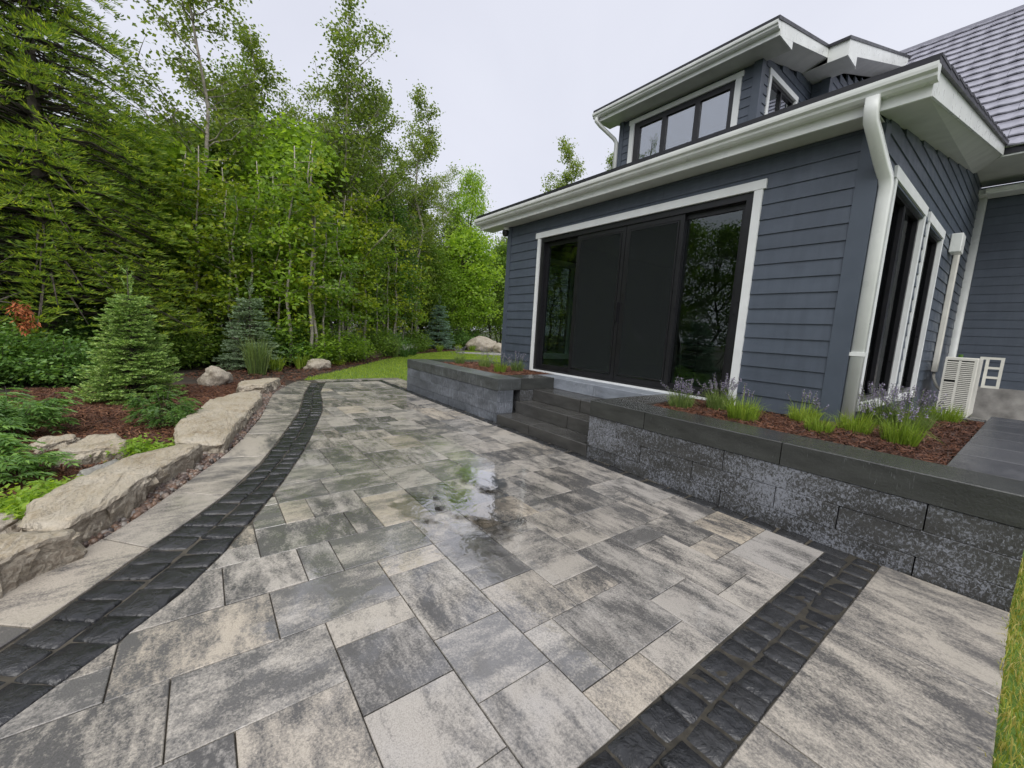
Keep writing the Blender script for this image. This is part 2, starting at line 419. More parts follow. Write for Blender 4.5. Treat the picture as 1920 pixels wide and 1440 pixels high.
# ------------------------------------------------------------------ mesh helpers
WL = {}
def tag(o, label=None, cat=None, group=None, kind=None):
    if label: o["label"] = label
    if cat: o["category"] = cat
    if group: o["group"] = group
    if kind: o["kind"] = kind
    return o
def link_mesh(name, me, mat, parent=None, loc=(0, 0, 0)):
    o = bpy.data.objects.new(name, me)
    C.objects.link(o)
    if mat is not None and not me.materials:
        me.materials.append(M[mat] if isinstance(mat, str) else mat)
    loc = Vector(loc)
    if parent is not None:
        o.parent = parent
        o.location = loc - WL.get(parent, Vector())
    else:
        o.location = loc
    WL[o] = loc
    return o
def arr_mesh(name, v, faces, smooth=False):
    """v (N,3) array; faces list of lists or (M,k) array"""
    me = bpy.data.meshes.new(name)
    v = np.asarray(v, dtype=np.float32)
    me.vertices.add(len(v)); me.vertices.foreach_set("co", v.ravel())
    if isinstance(faces, np.ndarray):
        k = faces.shape[1]; nf = len(faces)
        me.loops.add(nf * k); me.loops.foreach_set("vertex_index", faces.astype(np.int32).ravel())
        me.polygons.add(nf)
        me.polygons.foreach_set("loop_start", np.arange(0, nf * k, k, dtype=np.int32))
    else:
        flat = [i for f in faces for i in f]
        starts = np.cumsum([0] + [len(f) for f in faces[:-1]])
        me.loops.add(len(flat)); me.loops.foreach_set("vertex_index", np.array(flat, dtype=np.int32))
        me.polygons.add(len(faces)); me.polygons.foreach_set("loop_start", np.array(starts, dtype=np.int32))
    me.polygons.foreach_set("use_smooth", np.full(len(me.polygons), bool(smooth)))
    me.update(calc_edges=True)
    me.validate()
    return me
def empty(name, loc, label, cat, group=None):
    o = bpy.data.objects.new(name, None)
    C.objects.link(o); o.location = loc; o.empty_display_size = 0.2
    WL[o] = Vector(loc)
    return tag(o, label, cat, group)

class MB:
    def __init__(s): s.v = []; s.f = []
    def quad(s, a, b, c, d):
        k = len(s.v); s.v += [a, b, c, d]; s.f.append([k, k + 1, k + 2, k + 3]); return s
    def box(s, x0, x1, y0, y1, z0, z1):
        k = len(s.v)
        s.v += [(x0, y0, z0), (x1, y0, z0), (x1, y1, z0), (x0, y1, z0), (x0, y0, z1), (x1, y0, z1), (x1, y1, z1), (x0, y1, z1)]
        s.f += [[k + i for i in q] for q in ((3, 2, 1, 0), (4, 5, 6, 7), (0, 1, 5, 4), (1, 2, 6, 5), (2, 3, 7, 6), (3, 0, 4, 7))]
        return s
    def hexa(s, p):   # 8 points, bottom ring then top ring
        k = len(s.v); s.v += [tuple(q) for q in p]
        s.f += [[k + i for i in q] for q in ((3, 2, 1, 0), (4, 5, 6, 7), (0, 1, 5, 4), (1, 2, 6, 5), (2, 3, 7, 6), (3, 0, 4, 7))]
        return s
    def rings(s, rings, cap0=True, cap1=True):
        k = len(s.v); n = len(rings[0])
        for r in rings: s.v += [tuple(p) for p in r]
        for a in range(len(rings) - 1):
            for i in range(n):
                j = (i + 1) % n
                s.f.append([k + a * n + i, k + a * n + j, k + (a + 1) * n + j, k + (a + 1) * n + i])
        if cap0: s.f.append([k + i for i in range(n)][::-1])
        if cap1: s.f.append([k + (len(rings) - 1) * n + i for i in range(n)])
        return s
    def tube(s, pts, rad, n=6):
        pts = [Vector(p) for p in pts]
        if not isinstance(rad, (list, tuple)): rad = [rad] * len(pts)
        rr = []
        for i, p in enumerate(pts):
            d = (pts[min(i + 1, len(pts) - 1)] - pts[max(i - 1, 0)]).normalized()
            a = d.orthogonal().normalized() if abs(d.z) < .99 else Vector((1, 0, 0))
            if i: # keep the frame from twisting
                a = (pa - d * pa.dot(d)).normalized()
            pa = a; bb = d.cross(a)
            rr.append([p + (a * math.cos(t) + bb * math.sin(t)) * rad[i] for t in [2 * math.pi * q / n for q in range(n)]])
        return s.rings(rr)
    def prism(s, poly, z0, z1, ch=0.0):
        """vertical prism of a ccw outline, its top edge chamfered by ch"""
        poly = [Vector((p[0], p[1])) for p in poly]
        n = len(poly)
        r = [[(p.x, p.y, z0) for p in poly]]
        if ch > 0:
            r.append([(p.x, p.y, z1 - ch) for p in poly])
            ins = []
            for i in range(n):
                a, b_, c_ = poly[i - 1], poly[i], poly[(i + 1) % n]
                d1 = (b_ - a); d2 = (c_ - b_)
                d1 = d1.normalized() if d1.length > 1e-6 else Vector((1, 0)); d2 = d2.normalized() if d2.length > 1e-6 else d1
                n1 = Vector((-d1.y, d1.x)); n2 = Vector((-d2.y, d2.x))
                bis = n1 + n2
                if bis.length < 1e-4: bis = n1.copy()
                bis.normalize(); k = max(0.5, bis.dot(n1))
                q = b_ + bis * ch / k
                ins.append((q.x, q.y, z1))
            r.append(ins)
        else:
            r.append([(p.x, p.y, z1) for p in poly])
        return s.rings(r)
    def build(s, name, mat, parent=None, smooth=False, label=None, bevel=0.0):
        v = np.array([tuple(p) for p in s.v], dtype=np.float32)
        c = (v.min(0) + v.max(0)) / 2
        me = arr_mesh(name, v - c, s.f, smooth)
        o = link_mesh(name, me, mat, parent, Vector([float(q) for q in c]))
        if bevel:
            md = o.modifiers.new("bevel", 'BEVEL'); md.width = bevel; md.segments = 2; md.limit_method = 'ANGLE'
        if label: o["label"] = label
        return o
def box(name, mat, parent, *b, bevel=0.0, label=None):
    return MB().box(*b).build(name, mat, parent, bevel=bevel, label=label)
def chbox(name, mat, parent, x0, x1, y0, y1, z0, z1, ch=0.005):
    return MB().prism([(x0, y0), (x1, y0), (x1, y1), (x0, y1)], z0, z1, ch).build(name, mat, parent)

def sheet(name, pts, z, mat):
    me = arr_mesh(name, np.array([(p[0], p[1], z) for p in pts]), [list(range(len(pts)))])
    return tag(link_mesh(name, me, mat), kind='structure')
def lin(xs, pts):
    p = sorted(pts); return np.interp(xs, [q[0] for q in p], [q[1] for q in p])

# plan curves of the patio's left side, y as a function of x
CIN = [(-9.55, 2.14), (-8.9, 1.93), (-8.2, 1.74), (-7.4, 1.60), (-6.46, 1.40), (-5.6, 1.14), (-4.6, .83), (-3.7, .50), (-3.1, .25), (-2.65, .04), (-2.37, -.12), (-2.16, -.29), (-2.0, -.43), (-1.85, -.56), (-1.2, -1.16), (-.6, -1.75), (0, -2.35)]
COUT = [(-9.55, 1.85), (-8.9, 1.66), (-8.1, 1.45), (-7.4, 1.29), (-6.5, 1.09), (-5.7, .85), (-4.9, .60), (-4.3, .40), (-3.65, .13), (-3.17, -.14), (-2.88, -.32), (-2.46, -.57), (-2.24, -.72), (-2.0, -.92), (-1.5, -1.38), (-.9, -1.95), (0, -2.8)]
CSLAB = [(-9.9, 1.66), (-9.41, 1.40), (-8.5, 1.04), (-8.1, .93), (-7.09, .74), (-6.31, .59), (-5.66, .42), (-5.18, .29), (-4.76, .16), (-4.42, .03), (-4.09, -.11), (-3.79, -.23), (-3.51, -.35), (-3.28, -.46), (-3.05, -.60), (-2.8, -.79), (-2.5, -1.06), (-2.0, -1.52), (-1.5, -2.0), (-.9, -2.6), (0, -3.45)]
YW = 3.447      # face of the planter walls
# ------------------------------------------------------------------ the ground
g = MB(); g.quad((-400, -400, -.09), (400, -400, -.09), (400, 400, -.09), (-400, 400, -.09))
tag(g.build('ground', 'forest_floor'), kind='structure')
slab_pts = [(x, y) for x, y in CSLAB]
bed_out = [(-9.9, 1.72), (-10.6, 1.98), (-11.78, 2.9), (-13.1, 3.85), (-14.54, 4.85), (-16.1, 6.0), (-17.8, 7.41), (-19.5, 9.1), (-21.06, 11.03), (-22.6, 13.4), (-23.3, 17)]
bed = [(x, y) for x, y in CSLAB][::-1][2:] + bed_out + [(-27, 17), (-25.5, 13), (-22.3, 9), (-18.5, 6), (-15.2, 3.2), (-13.9, .5), (-12.4, -2.2), (-8, -3.4), (-4, -3.6), (-1, -3.6)]
sheet('mulch_bed', bed, -.035, 'soil')
lawn = [(-9.7, 1.6)] + bed_out + [(-23.3, 30), (-9, 30), (-6.95, 14), (-6.95, 5.4), (-8.2, 5.4), (-8.2, 3.5), (-9.6, 3.5)]
sheet('lawn', lawn, -.03, 'lawn_base')
sheet('side_lawn', [(.06, -6), (9, -6), (9, 3.3), (9, 12), (.06, 12)], -.03, 'lawn_base')

# ------------------------------------------------------------------ patio: bedding, pavers, slabs, cobbles
base_pts = [(x, y) for x, y in CSLAB if x <= 0] + [(.06, -3.4), (.06, YW + .3), (-8.3, YW + .3), (-8.4, 4.1), (-10.05, 4.1)]
base_pts = [(x, y + .01) for x, y in CSLAB] + [(.09, -3.4), (.09, 3.75), (-8.3, 3.75), (-8.4, 4.05), (-10.05, 4.0), (-10.05, 1.8)]
patio = MB().prism(base_pts[::1], -.08, -.012).build('patio', 'sand'); tag(patio, kind='structure')

X0, MX, Y0, MY = -1.43, .181, .757, .1785
GAP = .0024
fixed = [(-3, 0, 0, 2), (0, 2, 0, 2), (2, 4, 0, 2), (-4, -3, 0, 2), (-6, -4, -1, 2), (-2, -1, -2, 0), (-4, -2, -3, 0), (-1, 1, -2, 0), (1, 3, -2, 0), (3, 4, -2, 0),
         (-2, 0, -5, -2), (-4, -2, -6, -3), (-2, 0, -8, -5), (0, 3, -4, -2), (0, 2, -6, -4), (2, 4, -6, -4), (3, 4, -4, -2), (-6, -4, -4, -2), (-6, -4, -2, -1), (-8, -6, -3, 0), (-8, -6, 0, 1), (-10, -8, -1, 1),
         (-10, -8, -2, -1), (-12, -10, -2, 0), (-12, -10, 0, 3), (-10, -9, 1, 3), (-9, -6, 1, 3), (-2, -1, 2, 4), (-4, -2, 2, 4), (-6, -4, 2, 4), (-4, -3, 4, 6), (-3, 0, 4, 6), (-2, -1, 6, 8), (-1, 2, 6, 8), (0, 1, 4, 6), (-1, 1, 2, 4),
         (1, 3, 2, 3), (1, 3, 3, 6), (3, 4, 2, 4), (3, 4, 4, 6), (0, 3, 8, 10), (2, 4, 6, 8), (3, 4, 8, 10), (1, 2, 10, 12), (2, 4, 10, 11), (2, 4, 11, 14), (-1, 1, 10, 12), (-1, 0, 8, 10), (0, 2, 12, 14), (-2, 0, 12, 14)]
I0, I1, J0, J1 = -45, 4, -13, 14
occ = {}
for a in fixed:
    for i in range(a[0], a[1]):
        for j in range(a[2], a[3]): occ[i, j] = 1
def below(i, j):
    xs = X0 + MX * np.linspace(i, i + 1, 3)
    return (Y0 + MY * (j + 1)) < lin(xs, CIN).min()
for i in range(I0, I1):
    for j in range(J0, J1):
        if below(i, j): occ[i, j] = 1
best = None
sizes = [(3, 2), (2, 3), (2, 2), (2, 1), (1, 2)]
for seed in range(25):
    r_ = random.Random(seed); o2 = dict(occ); lst = []; ones = 0
    for i in range(I1 - 1, I0 - 1, -1):
        for j in range(J0, J1):
            if (i, j) in o2: continue
            ss = sizes[:]; r_.shuffle(ss); ss.sort(key=lambda q: -q[0] * q[1] + r_.choice([0, 0, 2, 4]))
            for w, h in ss:
                cells = [(i - a, j + b_) for a in range(w) for b_ in range(h)]
                if all(c_ not in o2 and c_[0] >= I0 and c_[1] < J1 for c_ in cells):
                    break
            else:
                w = h = 1; cells = [(i, j)]; ones += 1
            for c_ in cells: o2[c_] = 1
            lst.append((i - w + 1, i + 1, j, j + h))
    if best is None or ones < best[0]: best = (ones, lst)
rects = fixed + best[1]
for (a, b_, c_, d_) in rects:
    x0, x1, y0, y1 = X0 + MX * a + GAP, X0 + MX * b_ - GAP, Y0 + MY * c_ + GAP, Y0 + MY * d_ - GAP
    if d_ == J1: y1 = 3.30
    if a == I0: x0 = -9.50
    xs = np.linspace(x0, x1, 9); fl = lin(xs, CIN) + .006
    if fl.max() <= y0:
        poly = [(x0, y0), (x1, y0), (x1, y1), (x0, y1)]
    else:
        keep = [(x, max(y0, f)) for x, f in zip(xs, fl) if f < y1 - .012]
        if len(keep) < 2: continue
        poly = keep + [(keep[-1][0], y1), (keep[0][0], y1)]
    dz = rnd.uniform(-.0016, .0016)
    MB().prism(poly, -.05, dz, .0025).build('paver', 'paver_blend', patio)

# large smooth slabs along the curve and at the right edge
def along(curve, xs): return [Vector((x, float(lin([x], curve)[0]))) for x in xs]
sj = [-9.85, -9.0, -8.15, -7.35, -6.45, -5.45, -4.6, -3.83, -3.2, -2.66, -2.1, -1.5, -.9]
for a, b_ in zip(sj[:-1], sj[1:]):
    sh = lambda x: x + .25 if x > -4.5 else x + .12    # joints lie square to the curve
    lo = along(CSLAB, np.linspace(a + .004, b_ - .004, 6)); hi = along(COUT, np.linspace(sh(a) + .004, sh(b_) - .004, 6))
    if a < -9.5: hi = along(COUT, np.linspace(-9.72, sh(b_) - .004, 6))
    hi = [p - Vector((0, .012)) for p in hi]
    MB().prism(lo + hi[::-1], -.05, rnd.uniform(-.001, .002), .004).build('slab', 'slab_blend', patio)
for y0, y1 in ((2.515, YW - .004), (1.572, 2.507), (.63, 1.564), (-.31, .622), (-1.25, -.318), (-2.2, -1.258), (-3.2, -2.208)):
    MB().prism([(-.437, y0), (.09, y0), (.09, y1), (-.437, y1)], -.05, rnd.uniform(-.001, .002), .004).build('slab', 'slab_blend', patio)
for y0, y1 in ((2.0, 2.98), (2.99, 3.98)):
    MB().prism([(-10.03, y0), (-9.70, y0), (-9.70, y1), (-10.03, y1)], -.05, .001, .004).build('slab', 'slab_blend', patio)
for x0, x1 in ((-9.69, -9.1), (-9.09, -8.42)):
    MB().prism([(x0, 3.46), (x1, 3.46), (x1, 3.98), (x0, 3.98)], -.05, .001, .004).build('slab', 'slab_blend', patio)

def cobble(corners, seed):
    """split-faced cobble: outline worn, top lumpy and domed; one object each"""
    r_ = random.Random(seed)
    a, b_, c_, d_ = [Vector((p[0], p[1])) for p in corners]
    cen = (a + b_ + c_ + d_) / 4
    UU = [0, .07, .35, .65, .93, 1]; N = 6
    top = {}; vv = []; ff = []
    hx = r_.uniform(-.005, .004); tx, ty = r_.uniform(-.07, .07), r_.uniform(-.07, .07)
    a, b_, c_, d_ = [p + Vector((r_.uniform(-.006, .006), r_.uniform(-.006, .006))) for p in (a, b_, c_, d_)]
    for i in range(N):
        for j in range(N):
            u, w = UU[i], UU[j]
            p = (a * (1 - u) + b_ * u) * (1 - w) + (d_ * (1 - u) + c_ * u) * w
            e = min(u, 1 - u, w, 1 - w)
            if e < 1e-6: e = 0
            corner = abs(u - .5) == .5 and abs(w - .5) == .5
            q = cen + (p - cen) * (.94 if corner else .985 if e == 0 else .99)
            if e == 0: q += Vector((r_.uniform(-.004, .004), r_.uniform(-.004, .004)))
            z = hx + (q.x - cen.x) * tx + (q.y - cen.y) * ty
            z += -.010 if e == 0 else noise.noise(Vector((q.x * 22, q.y * 22, seed))) * (.008 if e > .2 else .004)
            vv.append((q.x, q.y, z)); ff and None
    for i in range(N - 1):
        for j in range(N - 1):
            ff.append([i * N + j, (i + 1) * N + j, (i + 1) * N + j + 1, i * N + j + 1])
    ring = [i * N for i in range(N)] + [(N - 1) * N + j for j in range(1, N)] + [i * N + N - 1 for i in range(N - 2, -1, -1)] + [j for j in range(N - 2, 0, -1)]
    k = len(vv)
    for idx in ring: vv.append((vv[idx][0], vv[idx][1], -.055))
    n = len(ring)
    for t in range(n):
        u = (t + 1) % n
        ff.append([ring[u], ring[t], k + t, k + u])
    mb = MB(); mb.v = vv; mb.f = ff
    return mb.build('cobble', 'cobble', patio, smooth=True)
# two rows round the curve
cs = np.array(CIN); xx = np.linspace(-9.5, -.35, 1200)
mid = np.stack([xx, (lin(xx, CIN) + lin(xx, COUT)) / 2], 1)
ln = np.concatenate([[0], np.cumsum(np.hypot(*np.diff(mid, axis=0).T))])
sd_ = 0
def curve_pt(s_, t_):
    """point at arc length s_, t_ in 0..1 from outer to inner edge, square to the curve"""
    x = np.interp(s_, ln, xx); k = np.searchsorted(xx, x); k = min(max(k, 5), len(xx) - 6)
    p = mid[k]; d = mid[k + 5] - mid[k - 5]; d /= np.hypot(*d); nrm = np.array([-d[1], d[0]])
    x_ = np.interp(s_, ln, mid[:, 0]); y_ = np.interp(s_, ln, mid[:, 1])
    # half width: half the vertical distance projected on the normal
    hw = (lin([x_], CIN)[0] - lin([x_], COUT)[0]) / 2 * abs(nrm[1])
    return Vector((x_ + nrm[0] * hw * (2 * t_ - 1), y_ + nrm[1] * hw * (2 * t_ - 1)))
for row in (0, 1):
    s_ = rnd.uniform(0, .06)
    while s_ < ln[-1] - .2:
        L = rnd.uniform(.125, .19)
        t0, t1 = (0.004, .499) if row == 0 else (.501, .996)
        cobble([curve_pt(s_, t0), curve_pt(s_ + L, t0), curve_pt(s_ + L, t1), curve_pt(s_, t1)], sd_)
        sd_ += 1; s_ += L
# two rows across the near end
for row in (0, 1):
    y = YW - .012 if row else 3.30
    while y > -1.35:
        L = rnd.uniform(.125, .18)
        x0, x1 = ((-.705, -.572) if row == 0 else (-.571, -.439))
        cobble([(x0, y - L + .001), (x1, y - L + .001), (x1, y - .001), (x0, y - .001)], sd_)
        sd_ += 1; y -= L
# soldier row along the walls and at the far end
x = -.58
while x > -9.45:
    L = rnd.uniform(.17, .26)
    cobble([(x - L + .004, 3.312), (x - .004, 3.312), (x - .004, YW - .006), (x - L + .004, YW - .006)], sd_); sd_ += 1; x -= L
y = 2.15
while y < 3.40:
    L = rnd.uniform(.15, .2)
    cobble([(-9.69, y + .004), (-9.52, y + .004), (-9.52, y + L - .004), (-9.69, y + L - .004)], sd_); sd_ += 1; y += L
jt = MB()
jt.quad((-.71, -1.4, -.0125), (-.438, -1.4, -.0125), (-.438, YW, -.0125), (-.71, YW, -.0125))
o = jt.build('joint_sand', 'joint_dark', patio)
o.location.z += .006

# puddles lying on the slabs
def puddle(cx, cy, rx, ry, ang, seed, label):
    n = 64; pts = []
    for k in range(n):
        t = 2 * math.pi * k / n
        r_ = 1.25 + .1 * noise.noise(Vector((math.cos(t) * 1.6, math.sin(t) * 1.6, seed * 3.1)))
        px, py = math.cos(t) * rx * r_, math.sin(t) * ry * r_
        pts.append((cx + px * math.cos(ang) - py * math.sin(ang), cy + px * math.sin(ang) + py * math.cos(ang)))
    mb = MB(); mb.rings([[(p[0], p[1], -.004) for p in pts], [(p[0], p[1], .0032) for p in pts]], cap0=False)
    o = mb.build('puddle', 'water'); tag(o, label, 'puddle', 'puddles on the patio')
puddle(-2.50, 1.66, .52, .26, -.3, 1, 'largest rain puddle, in the middle of the patio')
puddle(-2.12, 1.36, .34, .22, .5, 2, 'nearest rain puddle, short of the largest one')
puddle(-2.98, 1.98, .36, .17, -.2, 4, 'farthest rain puddle, toward the stone steps')
puddle(-2.70, 1.25, .26, .18, .1, 5, 'rain puddle left of the largest one')



# ------------------------------------------------------------------ planter walls and steps
ZC = [(.475, .65), (.30, .472), (.126, .297), (-.05, .123)]      # cap, then three courses down
def wall_run(parent, x0, x1, joints, y0, y1, mats, caps, course_dy=.0):
    """blocks along x; joints per course"""
    for k, (z0, z1) in enumerate(ZC):
        js = [x0] + [j for j in joints[k] if x0 < j < x1] + [x1]
        for a, b_ in zip(js[:-1], js[1:]):
            dy = rnd.uniform(-.003, .003)
            chbox('cap_block' if k == 0 else 'block', mats[k], parent, a + .0035, b_ - .0035, y0 + (0 if k == 0 else .006 + dy), y1 if k == 0 else y1 - .14, z0, z1, .006)
near = empty('planter_wall', (-1.5, YW + .2, 0), 'near raised planter wall of wet dark blocks under lavender, right of the steps', 'planter', 'raised block planters')
wall_run(near, -3.0, .09, [[-2.29, -1.09], [-2.61, -1.50, -.29], [-2.3, -1.76, -1.09, -.7 + .0], [-2.6, -1.49, -.30]], YW, 3.885, ['cap_wet', 'block_wet', 'block_wet', 'block_wet'], 1)
for k, (z0, z1) in enumerate(ZC):       # return along the steps, and the far right end
    chbox('cap_block' if k == 0 else 'block', 'tread_wet' if k == 0 else 'block_wet', near, -3.0 + (0 if k == 0 else .006), -2.60, 3.888, 5.0, z0, z1, .006)
    for a, b_ in ((3.888, 5.4), (5.405, 6.9), (6.905, 8.0)):
        if k: chbox('cap_block' if k == 0 else 'block', 'cap_wet' if k == 0 else 'block_wet', near, -.06, .09 - (0 if k == 0 else .006), a, b_, z0, z1, .006)
chbox('cap_block', 'cap_wet', near, -1.1, -.29, 7.2, 7.4, .45, .648, .006)
far = empty('planter_wall', (-6.5, YW + .2, 0), 'far raised planter wall of pale streaked grey blocks, left of the steps', 'planter', 'raised block planters')
wall_run(far, -8.17, -4.80, [[-7.02, -6.02], [-7.55, -7.02, -6.59, -5.94, -5.19], [-7.8, -7.19, -6.6, -5.99, -5.4], [-7.5, -6.9, -6.3, -5.7, -5.2]], YW, 3.885, ['cap_streak', 'block_dry', 'block_dry', 'block_dry'], 1)
for k, (z0, z1) in enumerate(ZC):
    chbox('cap_block' if k == 0 else 'block', 'cap_wet' if k == 0 else 'block_wet', far, -5.25, -4.80 - (0 if k == 0 else .006), 3.888, 4.575, z0, z1, .006)
    chbox('cap_block' if k == 0 else 'block', 'cap_wet' if k == 0 else 'block_dry', far, -8.17 + (0 if k == 0 else .006), -7.62, 3.888, 5.35, z0, z1, .006)
    chbox('cap_block' if k == 0 else 'block', 'cap_wet' if k == 0 else 'block_dry', far, -7.615, -6.96, 5.05, 5.35, z0, z1, .006)
st = empty('stone_steps', (-3.9, 4.0, 0), 'wide dark wet block steps rising to the sliding door', 'steps')
for zt, zb, yn, yb, js in ((.123, -.05, YW + .006, 3.99, [-4.8, -4.05, -3.0]), (.30, .126, 3.80, 4.34, [-4.8, -3.68, -3.0]), (.475, .303, 4.135, 4.8, [-4.8, -3.78, -3.0])):
    for a, b_ in zip(js[:-1], js[1:]):
        chbox('tread_block', 'tread_wet', st, a + .008, b_ - .008 if b_ == -3.0 else b_ - .003, yn, yb, zb, zt, .006)
for a, b_, y0 in ((-5.24, -4.80, 4.58), (-4.795, -3.95, 4.58), (-3.945, -3.01, 4.58)):
    chbox('landing_block', 'platform_pale', st, a, b_, y0, 5.03, .478, .648, .006)
for (x0, x1, y0, y1, nm) in ((-2.6, -.28, 3.88, 7.2, 'planter_soil'), (-7.62, -5.25, 3.88, 5.06, 'planter_soil')):
    o = MB().box(x0, x1, y0, y1, .3, .60).build(nm, 'soil', near if x1 > -1 else far)

# raised walk behind the near wall, lower slab by the condenser
wk = MB().box(-.283, .08, 3.9, 8.0, .31, .60).build('raised_walk', 'concrete'); tag(wk, kind='structure')
y = 3.888
while y < 7.9:
    y2 = min(8.0, y + .62)
    chbox('slab', 'slab_wet', wk, -.282, .09, y + .003, y2 - .003, .601, .648, .004); y = y2
yd = MB().box(-1.16, 9, 8.0, 12.2, -.5, .22).build('side_yard', 'concrete'); tag(yd, kind='structure')

# ------------------------------------------------------------------ the house
HX0, HX1, HY = -6.93, -1.165, 5.04
house = empty('house', (-4, 8.5, 0), 'dark blue-grey lap-sided house with white trim, dormer and shingled roof', 'house')
fw = MB()
fw.box(HX0, -5.86, HY + .03, HY + .16, .3, 3.6).box(-2.22, HX1, HY + .03, HY + .16, .3, 3.6).box(-5.86, -2.22, HY + .03, HY + .16, 3.1, 3.6).box(-5.86, -2.22, HY + .03, HY + .16, .3, .645)
fw = fw.build('front_wall', 'corner_trim', house)
EXP = .1635
def board_x(parent, x0, x1, y, z, top=None, ex=EXP, mat='siding'):
    """lap board on a wall facing -y"""
    zt = z + ex + .012 if top is None else top
    t0, t1 = .024, .010
    if x1 - x0 > 2.8:      # long runs are pieced from two boards
        xm = x0 + (x1 - x0) * rnd.uniform(.3, .7)
        board_x(parent, x0, xm - .001, y, z, top, ex, mat); x0 = xm + .001
    return MB().hexa([(x0, y - t0, z), (x1, y - t0, z), (x1, y + .029, z), (x0, y + .029, z), (x0, y - t1, zt), (x1, y - t1, zt), (x1, y + .029, zt), (x0, y + .029, zt)]).build('siding_board', mat, parent)
def board_y(parent, x, y0, y1, z, top=None, ex=EXP):
    """lap board on a wall facing +x"""
    zt = z + ex + .012 if top is None else top
    t0, t1 = .024, .010
    if y1 - y0 > 2.8:
        ym = y0 + (y1 - y0) * rnd.uniform(.3, .7)
        board_y(parent, x, y0, ym - .001, z, top, ex); y0 = ym + .001
    return MB().hexa([(x - .029, y0, z), (x + t0, y0, z), (x + t0, y1, z), (x - .029, y1, z), (x - .029, y0, zt), (x + t1, y0, zt), (x + t1, y1, zt), (x - .029, y1, zt)]).build('siding_board', 'siding', parent)
zl = [.803 + EXP * k for k in range(-1, 17)]
for z in zl:
    if z > 3.45: continue
    tp = min(z + EXP + .012, 3.455)
    if z + EXP < 3.20:
        board_x(fw, -6.806, -5.96, HY, z, tp); board_x(fw, -2.13, -1.304, HY, z, tp)
    elif z < 3.20:
        board_x(fw, -6.806, -6.02, HY, z, tp); board_x(fw, -2.095, -1.304, HY, z, tp); board_x(fw, -6.02, -2.095, HY, 3.20, tp, )
    else:
        board_x(fw, -6.806, -1.304, HY, z, tp)
box('corner_board', 'corner_trim', house, -6.935, -6.806, HY - .030, HY + .03, .55, 3.455)
box('corner_board', 'corner_trim', house, -1.304, HX1 + .026, HY - .030, HY + .03, .55, 3.455)
box('corner_board', 'corner_trim', house, HX1 - .02, HX1 + .026, HY + .031, HY + .14, .55, 3.475)
# left end wall with a tall window, right end wall with two
lw = MB().box(HX0, HX0 + .15, HY + .16, 5.6, .3, 3.0).box(HX0, HX0 + .15, 6.9, 12.2, .3, 3.0).box(HX0, HX0 + .15, 5.6, 6.9, .3, .8).hexa([(HX0, HY + .16, 3.0), (HX0 + .15, HY + .16, 3.0), (HX0 + .15, 10.9, 3.0), (HX0, 10.9, 3.0), (HX0, HY + .16, 3.49), (HX0 + .15, HY + .16, 3.49), (HX0 + .15, 10.9, 4.6), (HX0, 10.9, 4.6)]).build('left_wall', 'siding', house)
wl = MB()
for a in ((5.6, 5.7, .8, 3.0), (6.8, 6.9, .8, 3.0), (5.7, 6.8, .8, .92), (5.7, 6.8, 2.88, 3.0)): wl.box(HX0 + .02, HX0 + .17, a[0], a[1], a[2], a[3])
wl = wl.build('end_window', 'white_trim', house)
box('glass_pane', 'glass_side', wl, HX0 + .08, HX0 + .09, 5.7, 6.8, .92, 2.88)
RX = HX1
rw = MB()
rk = lambda y: 3.47 + .195 * (y - 5.04)      # underside of the sloping soffit along this wall
for y0, y1, z0, z1 in ((HY + .16, 5.68, .2, 3.16), (7.30, 7.71, .2, 3.16), (8.84, 12.2, .2, 3.16), (5.68, 7.30, .2, .80), (7.71, 8.84, .2, .80)):
    rw.box(RX - .15, RX - .03, y0, y1, z0, z1)
rw.hexa([(RX - .15, HY + .16, 3.16), (RX - .03, HY + .16, 3.16), (RX - .03, 12.2, 3.16), (RX - .15, 12.2, 3.16), (RX - .15, HY + .16, 3.5), (RX - .03, HY + .16, 3.5), (RX - .03, 12.2, 4.9), (RX - .15, 12.2, 4.9)])
rw = rw.build('right_wall', 'corner_trim', house)
for z in [.803 + EXP * k for k in range(-2, 26)]:
    if z + EXP < 3.25:
        for y0, y1 in ((HY + .14, 5.60), (7.385, 7.625), (8.925, 12.1)): board_y(rw, RX, y0, y1, z)
    else:
        y0 = max(HY + .14, 5.04 + (z + .03 - 3.47) / .195)
        if y0 < 12: board_y(rw, RX, y0, 12.1, z)
def trim_window_y(name, y0, y1, z0, z1, mull, lab):
    """window in the wall facing +x: black frame with white casing"""
    f = MB()
    for a in ((y0 + .085, y0 + .15, z0 + .08, z1 - .085), (y1 - .15, y1 - .085, z0 + .08, z1 - .085), (y0 + .15, y1 - .15, z0 + .08, z0 + .15), (y0 + .15, y1 - .15, z1 - .15, z1 - .085)):
        f.box(RX - .10, RX - .012, *a)
    if mull:
        f.box(RX - .10, RX - .02, (y0 + y1) / 2 - .05, (y0 + y1) / 2 + .05, z0 + .15, z1 - .15)
    f = f.build('window', 'frame_black', house, label=lab)
    box('glass_pane', 'glass_side', f, RX - .07, RX - .06, y0 + .15, y1 - .15, z0 + .15, z1 - .15)
    box('casing', 'white_trim', f, RX - .02, RX + .036, y0, y0 + .085, z0, z1 - .086)
    box('casing', 'white_trim', f, RX - .02, RX + .036, y1 - .085, y1, z0, z1 - .086)
    box('casing', 'white_trim', f, RX - .02, RX + .040, y0 - .02, y1 + .02, z1 - .085, z1 + .03)
    box('sill', 'white_trim', f, RX - .02, RX + .05, y0 + .086, y1 - .086, z0, z0 + .08)
trim_window_y('w', 5.60, 7.385, .72, 3.21, True, 'wide black framed side window nearest the front corner')
